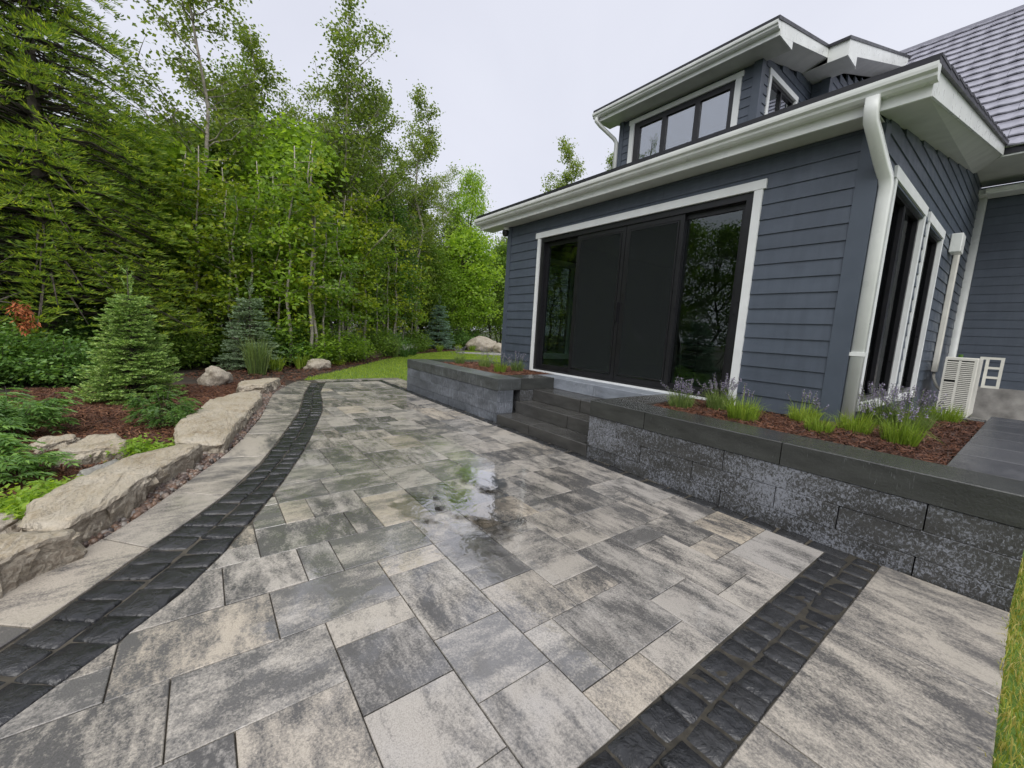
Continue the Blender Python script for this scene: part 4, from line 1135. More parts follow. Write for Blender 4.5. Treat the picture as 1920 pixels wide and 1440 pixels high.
v, f = scatter_mesh('pebbles', 'pebble', ICO_V, ICO_F, pos, rng.uniform(0, 6.28, (n, 3)), rng.uniform(.012, .032, (n, 1)) * rng.uniform(.6, 1.3, (n, 3)))
tag(link_mesh('river_pebbles', arr_mesh('river_pebbles', v, f, True), 'pebble'), 'strip of brown and grey river pebbles beside the slabs', 'pebbles', kind='stuff')

CH_V = np.array([(-1, -.16, 0), (1, -.10, 0), (.9, .14, .05), (-.95, .17, .04), (-.9, 0, .2), (.9, .02, .2)]); CH_F = np.array([[0, 1, 5, 4], [1, 2, 5, 5], [2, 3, 4, 5], [3, 0, 4, 4]])
CH_F = np.array([[0, 1, 5], [0, 5, 4], [1, 2, 5], [2, 3, 4], [2, 4, 5], [3, 0, 4]])
def inpoly(x, y, poly):
    r = np.zeros(len(x), bool); j = len(poly) - 1
    for i in range(len(poly)):
        xi, yi = poly[i]; xj, yj = poly[j]
        c_ = ((yi > y) != (yj > y)) & (x < (xj - xi) * (y - yi) / (yj - yi + 1e-12) + xi)
        r ^= c_; j = i
    return r
def chips(name, label, n, xr, yr, z, poly=None, size=(.018, .045), dens=None):
    x = rng.uniform(*xr, n); y = rng.uniform(*yr, n)
    if poly is not None:
        k = inpoly(x, y, poly); x, y = x[k], y[k]
    n = len(x)
    hz = np.array([.5 + .5 * noise.noise(Vector((a * 1.3, b_ * 1.3, 3))) for a, b_ in zip(x, y)]) * .05
    pos = np.stack([x, y, z + hz + rng.uniform(-.012, .02, n)], 1)
    rot = np.stack([rng.normal(0, .5, n), rng.normal(0, .35, n), rng.uniform(0, 6.28, n)], 1)
    L = rng.uniform(*size, n); sc = np.stack([L, L * rng.uniform(.5, 1.2, n), L * rng.uniform(.4, .9, n)], 1)
    v, f = scatter_mesh(name, 'mulch_chip', CH_V, CH_F, pos, rot, sc)
    tag(link_mesh(name, arr_mesh(name, v, f), 'mulch_chip'), label, 'mulch', kind='stuff')
chips('bark_mulch', 'red brown bark mulch behind the limestone slabs', 60000, (-9.6, -3.2), (-2.4, 1.3), -.02, [(-3.3, -.85), (-4.6, -.3), (-7.6, .3), (-9.9, 1.72), (-11, 1.9), (-10.5, -2.2), (-7, -2.6), (-3.3, -2.4)], (.016, .04))
chips('bark_mulch', 'red brown bark mulch along the lawn edge', 42000, (-23, -9.2), (-.5, 14), -.02, bed_out + [(-25.5, 14), (-22.3, 9), (-18.5, 6), (-15.2, 3.2), (-13.9, .5), (-11, -.4), (-9.2, .6)], (.03, .06))
chips('bark_mulch', 'wet orange brown bark mulch in the near planter', 26000, (-2.6, -.285), (3.89, 7.2), .60, [(-2.59, 3.89), (-.288, 3.89), (-.288, 7.2), (-1.13, 7.2), (-1.13, 5.0), (-2.59, 5.0)], (.014, .036))
chips('bark_mulch', 'dark red bark mulch in the far planter', 9000, (-7.6, -5.26), (3.9, 5.04), .60, None, (.016, .04))

def blades(base, length, width, lean, seed=0, curl=.5):
    """curved grass blades: base (n,3); lean (n,2) horizontal reach as a share of the length"""
    n = len(base)
    a = rng.uniform(0, 6.283, n); side = np.stack([np.cos(a), np.sin(a), np.zeros(n)], 1) * (width / 2)[:, None]
    d1 = np.concatenate([lean * .35, np.full((n, 1), .6)], 1) * length[:, None]
    hz = np.sqrt(np.clip(1 - (lean ** 2).sum(1), .1, 1))
    d2 = np.concatenate([lean, (hz * (1 - curl * (lean ** 2).sum(1)))[:, None]], 1) * length[:, None]
    v = np.stack([base - side, base + side, base + d1 + side * .8, base + d1 - side * .8, base + d2], 1).reshape(-1, 3)
    k = np.arange(n)[:, None] * 5
    f = np.concatenate([k + np.array([[0, 1, 2]]), k + np.array([[0, 2, 3]]), k + np.array([[3, 2, 4]])], 0)
    return v, f
def turf(name, label, n, xr, yr, poly, L, w, mat, z=-.03):
    x = rng.uniform(*xr, n); y = rng.uniform(*yr, n)
    if poly is not None:
        k = inpoly(x, y, poly); x, y = x[k], y[k]
    n = len(x); base = np.stack([x, y, np.full(n, z)], 1)
    v, f = blades(base, rng.uniform(*L, n), rng.uniform(*w, n), rng.normal(0, .35, (n, 2)).clip(-.7, .7))
    tag(link_mesh(name, arr_mesh(name, v, f), mat), label, 'grass', kind='stuff')
lw_poly = [(-9.95, 1.66)] + [(a + .06, b_ - .03) for a, b_ in bed_out] + [(-20.5, 17), (-8.3, 17), (-8.3, 4.05), (-10.06, 4.05)]
turf('lawn_grass', 'bright green lawn grass beyond the patio', 150000, (-23, -8.3), (1.6, 14), lw_poly, (.035, .07), (.006, .012), 'grass')
turf('lawn_grass', 'worn green and straw grass at the lower right edge', 26000, (.08, 1.3), (.6, 4.6), None, (.03, .075), (.003, .006), 'grass_worn')

# ------------------------------------------------------------------ foliage tools
def unit(v): return v / np.maximum(1e-9, np.linalg.norm(v, axis=1))[:, None]
def leaves(cen, L, aspect=.6, droop=.25, flat=.5, fold=.15):
    """kite-shaped leaves, one quad each; flat: how far they lie level"""
    n = len(cen)
    a = rng.uniform(0, 6.283, n)
    d = unit(np.stack([np.cos(a), np.sin(a), rng.normal(-droop, .45, n)], 1))
    nrm = unit(np.stack([rng.normal(0, 1 - flat, n), rng.normal(0, 1 - flat, n), np.ones(n)], 1))
    s_ = unit(np.cross(d, nrm)); up = np.cross(s_, d)
    L = np.broadcast_to(L, (n,)) * rng.uniform(.7, 1.25, n)
    w = L * aspect
    v = np.stack([cen, cen + d * (L * .45)[:, None] + s_ * (w / 2)[:, None] + up * (w * fold)[:, None], cen + d * L[:, None], cen + d * (L * .45)[:, None] - s_ * (w / 2)[:, None] + up * (w * fold)[:, None]], 1).reshape(-1, 3)
    return v, np.arange(n * 4).reshape(-1, 4)
def clump(centres, k, sig):
    c_ = np.repeat(np.asarray(centres), k, axis=0)
    return c_ + rng.normal(0, 1, c_.shape) * np.asarray(sig)
def bent(p0, p1, sag, n=5, wob=.04):
    p0, p1 = Vector(p0), Vector(p1); L = (p1 - p0).length
    return [p0.lerp(p1, t) + Vector((rnd.gauss(0, wob) * L * .3, rnd.gauss(0, wob) * L * .3, sag * L * math.sin(math.pi * t))) * (1 if 0 < t < 1 else 0) for t in [q / (n - 1) for q in range(n)]]

PROTO = {}
def proto_tree(key, kind, h, leafmat, bark, **kw):
    """meshes for one kind of tree, standing at the origin"""
    tb = MB(); cen = []
    if kind == 'poplar':
        tops = [Vector((rnd.gauss(0, .02) * h, rnd.gauss(0, .02) * h, h))]
        if kw.get('fork'): tops.append(Vector((kw['fork'] * h, .02 * h, h * .86)))
        for q, tp in enumerate(tops):
            st_ = Vector((0, 0, 0)) if q == 0 else Vector((0, 0, h * .42))
            pts = bent(st_, tp, 0, 9, .05); r0 = h * (.0085 if q == 0 else .005)
            tb.tube(pts, [r0 * (1 - .9 * t / 8) for t in range(9)], 7)
            nb = kw.get('nb', 34)
            for b_ in range(nb):
                t = kw.get('low', .38) + (1 - kw.get('low', .38)) * (b_ + rnd.random()) / nb * .97
                if q: t = max(t, .5)
                i = min(7, int(t * 8)) if q == 0 else min(7, int((t - .42) / .58 * 8)); i = max(0, i)
                p0 = pts[i].lerp(pts[i + 1], rnd.random())
                ang = rnd.uniform(0, 6.283); L = h * kw.get('spread', .20) * (1.15 - t) ** .7 * rnd.uniform(.5, 1.15); el = rnd.uniform(.5, 1.0)
                p1 = p0 + Vector((math.cos(ang) * L, math.sin(ang) * L, el * L))
                bp = bent(p0, p1, -.06, 5, .10); tb.tube(bp, [h * .0022 * (1.2 - .2 * k) * (1.1 - t * .6) for k in range(5)], 4)
                for s_ in range(3):
                    a = bp[2].lerp(bp[4], rnd.random()); e = a + Vector((rnd.gauss(0, .35), rnd.gauss(0, .35), rnd.uniform(.0, .5))) * L
                    tb.tube([a, a.lerp(e, .5) + Vector((0, 0, .03)), e], [h * .0011, h * .0008, h * .0004], 3)
                    for u in (.3, .55, .8, 1.0): cen.append(a.lerp(e, u))
                for u in (1.5, 2.2, 3, 3.6, 4): cen.append(bp[int(min(3, u))].lerp(bp[int(min(3, u)) + 1], u - int(min(3, u))))
        c_ = clump([tuple(p) for p in cen], kw.get('k', 12), h * np.array([.014, .014, .012]))
        v, f = leaves(c_, kw.get('leaf', .10), .72, .5, .15)
    elif kind == 'broad':
        pts = bent((0, 0, 0), (rnd.gauss(0, .03) * h, rnd.gauss(0, .03) * h, h * .93), 0, 8, .06)
        tb.tube(pts, [h * .013 * (1 - .88 * t / 7) for t in range(8)], 7)
        low = kw.get('low', .18); R = kw.get('spread', .26) * h
        nc = kw.get('nc', 120)
        for b_ in range(nc):
            t = low + (1 - low) * rnd.random() ** .85
            prof = math.sin(math.pi * min(1, ((t - low) / (1 - low)) * .8 + .2)) ** .6
            ang = rnd.uniform(0, 6.283); rr = R * prof * rnd.uniform(.25, 1.0) ** .6 * (1 + .25 * math.sin(ang * 3 + b_ % 3))
            p1 = Vector((math.cos(ang) * rr, math.sin(ang) * rr, t * h))
            i = max(0, min(6, int((t - .14) * 7))); p0 = pts[i]
            if b_ % 3 == 0: tb.tube(bent(p0, p1, -.05, 4, .08), [h * .004, h * .003, h * .002, h * .0008], 4)
            cen.append(tuple(p1))
        c_ = clump(cen, kw.get('k', 170), np.array([.055, .055, .028]) * h * kw.get('cl', 1.0))
        v, f = leaves(c_, kw.get('leaf', .12), .75, .35, .2)
    elif kind == 'sapling':
        tp = (rnd.gauss(0, .03) * h, rnd.gauss(0, .03) * h, h)
        pts = bent((0, 0, 0), tp, 0, 7, .04)
        tb.tube(pts, [h * .0075 * (1 - .85 * t / 6) + .006 for t in range(7)], 6)
        for b_ in range(kw.get('nb', 26)):
            t = kw.get('low', .22) + (.98 - kw.get('low', .22)) * rnd.random(); i = min(5, int(t * 6)); p0 = pts[i].lerp(pts[i + 1], t * 6 - i)
            ang = rnd.uniform(0, 6.283); L = h * kw.get('spread', .13) * rnd.uniform(.4, 1.2)
            p1 = p0 + Vector((math.cos(ang) * L, math.sin(ang) * L, rnd.uniform(-.1, .5) * L))
            tb.tube(bent(p0, p1, .05, 4, .1), [.010, .008, .006, .003], 3)
            for u in (.45, .75, 1.0): cen.append(tuple(Vector(p0).lerp(p1, u)))
        c_ = clump(cen, kw.get('k', 13), np.array([.028, .028, .018]) * h)
        v, f = leaves(c_, kw.get('leaf', .11), .8, .4, .2)
    PROTO[key] = (tb, arr_mesh(key + '_crown', v, f), leafmat, bark)
def conifer(key, h, R, nwh, nbr, twig, spray, droop, leafmat, bark, low=.04, seed=0, up=.25, leader=.12, gap=.0, prof=.85):
    tb = MB(); A = []; D = []; SZ = []
    pts = bent((0, 0, 0), (0, 0, h), 0, 6, .01); tb.tube(pts, [h * .016 * (1 - .93 * t / 5) for t in range(6)], 7)
    for w in range(nwh):
        t = low + (1 - leader - low) * (w + rnd.uniform(-.3, .3)) / nwh
        rr = R * (1 - (t - low) / (1.02 - low)) ** prof
        for b_ in range(max(4, int(nbr * (.45 + .55 * rr / R)))):
            ang = rnd.uniform(0, 6.283); L = rr * rnd.uniform(.72, 1.08)
            if rnd.random() < gap: continue
            dirn = Vector((math.cos(ang), math.sin(ang), 0)); z0 = t * h + rnd.uniform(-.02, .02) * h
            nseg = max(3, int(L / twig * 1.9))
            prev = None; bp = []
            for k in range(nseg + 1):
                u = k / nseg
                p = dirn * L * u + Vector((0, 0, z0 + L * (up * u - droop * u * u)))
                bp.append(p)
            tb.tube([bp[0], bp[len(bp) // 2], bp[-1]], [h * .003 * (L / R) + .003, h * .002 * (L / R) + .002, .002], 3)
            side = Vector((-dirn.y, dirn.x, 0))
            for k in range(1, nseg + 1):
                u = k / nseg
                if u < .28 and rr > R * .3: continue
                tl = twig * (1.25 - .75 * u) * rnd.uniform(.7, 1.25)
                for sgn in (-1, 1):
                    dd = (dirn * rnd.uniform(.5, .9) + side * sgn * rnd.uniform(.5, 1.0) + Vector((0, 0, rnd.uniform(-.25, .15)))).normalized()
                    A.append(bp[k]); D.append(dd * tl); SZ.append(u)
                if k == nseg: A.append(bp[k]); D.append(dirn * tl * .9 + Vector((0, 0, tl * .1))); SZ.append(1)
    zt = h * (1 - leader)
    for k in range(12):
        A.append(Vector((0, 0, zt + leader * h * k / 13))); a = rnd.uniform(0, 6.28); D.append(Vector((math.cos(a), math.sin(a), 1.4)).normalized() * twig * .9); SZ.append(1)
    A = np.array([tuple(p) for p in A]); D = np.array([tuple(p) for p in D])
    q = spray[2]
    n = len(A) * q
    tt = np.tile(np.linspace(.08, 1.0, q), len(A))
    base = np.repeat(A, q, 0) + np.repeat(D, q, 0) * tt[:, None]
    ax = unit(np.repeat(D, q, 0))
    r_ = rng.normal(0, 1, (n, 3)); perp = unit(r_ - (r_ * ax).sum(1)[:, None] * ax); perp[:, 2] = np.abs(perp[:, 2]) * .8 + .1 * perp[:, 2]
    d = unit(ax * .9 + perp * .8); s_ = unit(np.cross(d, rng.normal(0, 1, (n, 3))))
    L = spray[0] * rng.uniform(.7, 1.3, n); w = spray[1] * rng.uniform(.7, 1.3, n)
    v = np.stack([base, base + d * (L * .5)[:, None] + s_ * (w / 2)[:, None], base + d * L[:, None], base + d * (L * .5)[:, None] - s_ * (w / 2)[:, None]], 1).reshape(-1, 3)
    PROTO[key] = (tb, arr_mesh(key + '_crown', v, np.arange(n * 4).reshape(-1, 4)), leafmat, bark)
def plant(key, name, loc, label, cat, group=None, s=1.0, sz=None, rz=None, crown=None, tilt=(0, 0)):
    tb, cm_, leafmat, bark = PROTO[key]
    if not isinstance(tb, bpy.types.Mesh):
        tb = arr_mesh(key + '_trunk', np.array([tuple(p) for p in tb.v]), tb.f, True); tb.materials.append(M[bark]); PROTO[key] = (tb, cm_, leafmat, bark)
    o = empty(name, (loc[0], loc[1], loc[2] if len(loc) > 2 else -.05), label, cat, group)
    o.scale = (s, s, sz or s); o.rotation_euler = (tilt[0], tilt[1], rnd.uniform(0, 6.28) if rz is None else rz)
    if not cm_.materials: cm_.materials.append(M[leafmat])
    t = bpy.data.objects.new('trunk', tb); C.objects.link(t); t.parent = o
    c_ = bpy.data.objects.new('crown', cm_); C.objects.link(c_); c_.parent = o
    if crown:
        c_.material_slots[0].link = 'OBJECT'; c_.material_slots[0].material = M[crown]
    return o

# ------------------------------------------------------------------ trees
proto_tree('poplarA', 'poplar', 12, 'leaf_poplar', 'bark_grey', nb=36, k=11, low=.40, spread=.21, leaf=.11)
proto_tree('poplarB', 'poplar', 12, 'leaf_poplar', 'bark_grey', nb=32, k=11, low=.36, spread=.19, leaf=.11, fork=.10)
proto_tree('poplarC', 'poplar', 12, 'leaf_poplar', 'bark_grey', nb=36, k=14, low=.34, spread=.15, leaf=.11)
proto_tree('broadA', 'broad', 8, 'leaf_green', 'bark_dark', nc=110, k=90, leaf=.135, cl=.85)
proto_tree('broadB', 'broad', 8, 'leaf_green', 'bark_dark', nc=95, k=95, low=.10, spread=.22, leaf=.125, cl=.85)
proto_tree('maple', 'broad', 6, 'leaf_bright', 'bark_dark', nc=80, k=90, low=.2, spread=.27, leaf=.15, cl=1.1)
proto_tree('saplingA', 'sapling', 5.5, 'leaf_lime', 'bark_grey', nb=28, k=12, low=.15, leaf=.12)
proto_tree('saplingB', 'sapling', 5.5, 'leaf_lime', 'bark_grey', nb=24, k=14, low=.30, leaf=.12, spread=.16)
conifer('fir', 10.6, 2.75, 44, 17, .42, (.11, .020, 14), .46, 'leaf_fir', 'bark_dark', low=.14, up=.20, leader=.06, gap=.05, prof=.60)
conifer('spruceA', 2.0, .60, 25, 21, .12, (.042, .014, 11), .10, 'needle_green', 'bark_dark', low=.03, up=.22, leader=.2, prof=.95)
conifer('spruceB', 2.3, .70, 22, 19, .16, (.05, .016, 9), .12, 'needle_mixed', 'bark_dark', low=.04, up=.18, leader=.18)

# prominent ones, placed one by one
plant('fir', 'fir_tree', (-12.75, -2.54), 'big old fir with drooping yellow-green branches at the left edge', 'fir tree', s=1.0, rz=.4)
plant('fir', 'fir_tree', (-14.4, -3.7), 'dark fir rising out of the top left corner behind the old fir', 'fir tree', s=1.06, rz=2.2, crown='leaf_fir_dark')
plant('spruceA', 'spruce_tree', (-8.25, -.86), 'bushy light green young spruce in the left mulch bed', 'spruce', 'young spruces planted in the beds', s=1.0, rz=.6)
plant('spruceB', 'spruce_tree', (-12.3, .95), 'silvery young spruce behind the ornamental grass', 'spruce', 'young spruces planted in the beds', s=1.0, rz=.2)
plant('spruceB', 'spruce_tree', (-23.0, 11.7), 'dark blue-green young spruce beyond the lawn, nearest the house', 'spruce', 'young spruces planted in the beds', s=1.42, sz=1.5, rz=2.2, crown='needle_blue')
plant('spruceB', 'spruce_tree', (-8.6, -5.9), 'blue spruce seen only as a reflection in the sliding door', 'spruce', 'young spruces planted in the beds', s=1.2, rz=1.2, crown='needle_blue')
plant('fir', 'fir_tree', (-17.7, -7.6), 'fir seen only as a reflection in the dormer window', 'fir tree', s=1.38, rz=1.0, crown='leaf_fir_dark')
GP = 'tall poplars above the wood'
plant('poplarA', 'poplar_tree', (-16.0, -.05), 'tallest airy poplar, cut off by the top of the photo', 'poplar', GP, s=1.0, rz=.3, tilt=(.0, .02))
plant('poplarC', 'poplar_tree', (-18.0, 1.8), 'slender poplar just right of the tallest one', 'poplar', GP, s=.93, rz=1.3)
plant('poplarB', 'poplar_tree', (-16.5, 4.1), 'forked airy poplar in the middle of the wood', 'poplar', GP, s=1.0, rz=2.0, tilt=(.03, 0))
plant('poplarC', 'poplar_tree', (-19.0, 6.6), 'thin poplar between the forked one and the rounded one', 'poplar', GP, s=.95, rz=.2)
plant('poplarC', 'poplar_tree', (-21.9, 9.8), 'poplar with a narrow rounded crown left of the house', 'poplar', GP, s=1.12, rz=2.6)
plant('broadA', 'poplar_tree', (-26.3, 15.6), 'pale green tree whose top meets the gutter end', 'poplar', GP, s=.85, sz=1.55, rz=4.0, crown='leaf_bright')
plant('poplarC', 'poplar_tree', (-28.9, 27.6), 'pale tree top showing over the low roof, left one', 'poplar', GP, s=1.58, rz=1.0)
plant('poplarC', 'poplar_tree', (-27.5, 31.7), 'pale tree top showing over the low roof, touching the dormer', 'poplar', GP, s=1.52, rz=3.0)
for k, (dg_, d, s_, lb) in enumerate(((1.5, 19, .78, 'airy poplar behind the leaning pale sapling'), (4.8, 21, .92, 'airy poplar behind the silvery young spruce'), (8.2, 20, .80, 'airy poplar left of the forked one, lower'), (12.0, 22, .95, 'airy poplar right behind the forked one'), (18.0, 23, .80, 'airy poplar left of the rounded poplar'), (21.5, 25, .86, 'airy poplar close behind the rounded poplar'), (27.0, 31, 1.0, 'airy poplar right of the rounded poplar'), (29.0, 33, .95, 'airy poplar left of the pale green tree'))):
    a = math.radians(dg_)
    plant(('poplarA', 'poplarB')[k % 2], 'poplar_tree', (-d * math.cos(a), d * math.sin(a)), lb, 'poplar', GP, s=s_, crown=('leaf_poplar', 'leaf_green')[k % 3 == 1])
GM = 'bright green maples at the wood edge'
plant('maple', 'maple_tree', (-14.9, -1.1), 'bright green maple beside the old fir', 'maple', GM, s=1.0, rz=.4)
plant('maple', 'maple_tree', (-15.8, 2.6), 'bright green maple below the forked poplar', 'maple', GM, s=1.25, rz=1.8)
plant('maple', 'maple_tree', (-24.6, 13.2), 'small lime maple left of the house corner', 'maple', GM, s=.95, rz=3.1)
plant('maple', 'maple_tree', (-25.4, 14.9), 'lime maple just under the gutter end', 'maple', GM, s=1.35, rz=5.0)
GS = 'thin saplings at the wood edge'
sap = [(-13.5, -.04, 1.0, 'A', 'leaning pale sapling left of the silvery spruce'), (-15.0, .35, .9, 'B', 'thin sapling just right of the leaning pale one'), (-15.48, 4.0, 1.05, 'B', 'left stem of the twin saplings behind the rusty boulder'), (-15.55, 4.22, 1.08, 'B', 'right stem of the twin saplings behind the rusty boulder'), (-18.6, 7.2, 1.2, 'A', 'leafy young tree with a bare lower stem behind the white flowers')]
for x, y, s_, k_, lb in sap: plant('sapling' + k_, 'sapling', (x, y), lb, 'sapling', GS, s=s_)
rr_ = random.Random(11)
bed_d = lambda a: float(np.interp(math.degrees(a), [-5, 5, 10, 13.8, 18.4, 22.6, 27.6, 30.6, 40], [13, 12, 12, 12.8, 15.6, 19.5, 24, 26.5, 30]))
ORD = 'first second third fourth fifth sixth seventh eighth ninth tenth eleventh twelfth thirteenth fourteenth fifteenth sixteenth seventeenth eighteenth nineteenth twentieth twenty-first twenty-second twenty-third twenty-fourth twenty-fifth twenty-sixth twenty-seventh twenty-eighth twenty-ninth thirtieth thirty-first thirty-second thirty-third thirty-fourth thirty-fifth thirty-sixth thirty-seventh thirty-eighth thirty-ninth fortieth'.split()
for k in range(28):
    a = math.radians(-3 + 28 * (k + .15 + .7 * rr_.random()) / 28); d = bed_d(a) + .8 + rr_.random() * 3.5
    x, y = -d * math.cos(a), d * math.sin(a)
    plant('sapling' + rr_.choice('AB'), 'sapling', (x, y), 'thin sapling at the wood edge, ' + ORD[k] + ' from the left of the crowded stems', 'sapling', 'crowded saplings at the wood edge', s=rr_.uniform(.75, 1.15), crown=('leaf_lime', 'leaf_green', 'leaf_lime', 'leaf_bright')[k % 4])
GW = 'broadleaf trees of the wood'
k = 0
while k < 60:
    d = rr_.uniform(17, 36); a = math.radians(rr_.uniform(-22, 44))
    x, y = -d * math.cos(a), d * math.sin(a)
    if d < bed_d(a) + 4.5: continue
    s_ = rr_.uniform(.75, 1.05) * (1 if d < 25 else 1.12)
    plant(rr_.choice(('broadA', 'broadB')), 'broadleaf_tree', (x, y), 'dense green tree in the depth of the wood', 'tree', GW, s=s_, sz=s_ * rr_.uniform(.9, 1.1), crown=rr_.choice(('leaf_green', 'leaf_dark', 'leaf_green', 'leaf_poplar'))); k += 1
for k in range(9):       # the leafy bank that closes the view left of the house
    a = math.radians(25.5 + k * 1.45); d = bed_d(a) + 5 + (k % 3) * 2.2; s_ = rr_.uniform(.62, .85) * d / 27
    plant(('broadB', 'broadA')[k % 2], 'broadleaf_tree', (-d * math.cos(a), d * math.sin(a)), 'leafy tree in the bank left of the house corner, ' + ORD[k] + ' from the left', 'tree', 'leafy bank left of the house', s=s_, crown=('leaf_green', 'leaf_bright', 'leaf_poplar')[k % 3])
for k in range(10):      # the wood goes on behind the camera's left shoulder and shows in the door glass
    a = math.radians(-24 - k * 6.3); d = rr_.uniform(14, 18)
    plant(('broadA', 'broadB')[k % 2], 'broadleaf_tree', (-d * math.cos(a), d * math.sin(a)), 'dense tree seen only as a reflection in the sliding door', 'tree', 'trees of the wood mirrored in the door', s=rr_.uniform(.9, 1.15), crown='leaf_green')

# ------------------------------------------------------------------ shrubs
def shrub_proto(key, R, h, nst, kind, leafmat, leaf, k=60):
    tb = MB(); cen = []; dirs = []
    V = []; F = []; nv = 0
    for b_ in range(nst):
        ang = rnd.uniform(0, 6.283); r_ = R * math.sqrt(rnd.random()); tip = Vector((math.cos(ang) * r_, math.sin(ang) * r_, h * rnd.uniform(.45, 1.0) * (1 - .45 * (r_ / R) ** 2)))
        p0 = Vector((math.cos(ang) * r_ * .15, math.sin(ang) * r_ * .15, 0)); bp = bent(p0, tip, .06, 5, .06)
        tb.tube(bp, [.010 * h, .008 * h, .006 * h, .005 * h, .003 * h], 4)
        if kind == 'pinnate':   # arching compound leaves of paired leaflets
            for q in range(7):
                u = rnd.uniform(.45, 1.0); st_ = bp[min(3, int(u * 4))].lerp(bp[min(3, int(u * 4)) + 1], u * 4 - min(3, int(u * 4)))
                a2 = ang + rnd.gauss(0, 1.1); L = rnd.uniform(.16, .26) * R * 1.4
                for e in range(6):
                    t = (e + 1) / 6; c0 = st_ + Vector((math.cos(a2) * L * t, math.sin(a2) * L * t, L * (.35 * t - .6 * t * t)))
                    for sg in (-1, 1, 0) if e == 5 else (-1, 1):
                        a3 = a2 + sg * 1.0; d = Vector((math.cos(a3), math.sin(a3), -.25)).normalized(); sd2 = Vector((-math.sin(a3), math.cos(a3), rnd.gauss(0, .15))).normalized()
                        l = leaf * rnd.uniform(.8, 1.2); w = l * .34
                        V += [c0, c0 + d * l * .45 + sd2 * w / 2 + Vector((0, 0, .008)), c0 + d * l, c0 + d * l * .45 - sd2 * w / 2 + Vector((0, 0, .008))]
                        F.append([nv, nv + 1, nv + 2, nv + 3]); nv += 4
        else:
            for u in (.45, .65, .85, 1.0): cen.append(tuple(p0.lerp(tip, u)))
    if kind == 'pinnate': me = arr_mesh(key + '_crown', np.array([tuple(p) for p in V]), F)
    else:
        c_ = clump(cen, max(2, k // 4), np.array([.10, .10, .06]) * R * 1.6); c_[:, 2] = np.abs(c_[:, 2])
        v, f = leaves(c_, leaf, .55, .2, .3); me = arr_mesh(key + '_crown', v, f)
    PROTO[key] = (tb, me, leafmat, 'bark_dark')
shrub_proto('pinnate', .55, .62, 34, 'pinnate', 'leaf_shrub', .075)
shrub_proto('bushA', .9, 1.2, 60, 'bush', 'leaf_dark', .09, 90)
shrub_proto('bushB', .9, 1.0, 60, 'bush', 'leaf_green', .08, 90)
shrub_proto('cover', .32, .2, 34, 'bush', 'leaf_bright', .05, 44)
GSH = 'shrubs in the left mulch bed'
plant('pinnate', 'shrub', (-4.62, -1.42), 'glossy leafy shrub cut off by the left edge of the photo', 'shrub', GSH, s=.85, sz=.85)
plant('pinnate', 'shrub', (-6.3, -1.62), 'spreading shrub with long paired leaves left of the light green spruce', 'shrub', GSH, s=.95, sz=1.0)
plant('pinnate', 'shrub', (-6.25, -.42), 'compact dark shrub in front of the light green spruce', 'shrub', GSH, s=.62, sz=.95, crown='leaf_dark')
plant('pinnate', 'shrub', (-7.2, -2.5), 'dull green shrub under the old fir branches', 'shrub', GSH, s=1.3, sz=1.2)
plant('cover', 'ground_cover_plant', (-3.86, -.98), 'bright green leafy perennial at the lower left edge', 'perennial', 'bright perennials by the slabs', s=1.0)
plant('cover', 'ground_cover_plant', (-4.18, -.86), 'bright green perennial trailing behind the long limestone slab', 'perennial', 'bright perennials by the slabs', s=.7)
plant('cover', 'ground_cover_plant', (-4.98, -.45), 'bright green perennial tucked between two limestone slabs', 'perennial', 'bright perennials by the slabs', s=.95)
plant('cover', 'ground_cover_plant', (-13.74, 3.3), 'yellow-green hosta beside the pale grey boulder', 'perennial', s=1.3, crown='leaf_lime')
GU = 'low bushes along the wood edge'
for k in range(12):
    d = rr_.uniform(9.8, 12.8); a = math.radians(-24 + k * 2.2 + rr_.uniform(-.6, .6))
    if k > 9: d = 14
    plant('bushB' if k % 2 else 'bushA', 'bush', (-d * math.cos(a), d * math.sin(a)), 'leafy bush in the undergrowth under the old fir, ' + ORD[k] + ' along', 'bush', 'bushes below the old fir', s=rr_.uniform(.7, 1.1), crown=('leaf_shrub', 'leaf_green')[k % 2])
for k in range(40):
    d = rr_.uniform(12.8, 17.5) + max(0, (k - 22) * .3); a = math.radians(-20 + k * 1.36 + rr_.uniform(-1, 1))
    if math.degrees(a) > 2: d = bed_d(a) + rr_.uniform(1.6, 4.2)
    if 25.2 < math.degrees(a) < 28.8: d += 2.5
    x, y = -d * math.cos(a), d * math.sin(a)
    plant(rr_.choice(('bushA', 'bushB')), 'bush', (x, y), 'low leafy bush at the foot of the wood, ' + ORD[k] + ' of the row from the left', 'bush', GU, s=rr_.uniform(.8, 1.4), crown=rr_.choice(('leaf_bright', 'leaf_green', 'leaf_shrub', 'leaf_green')))

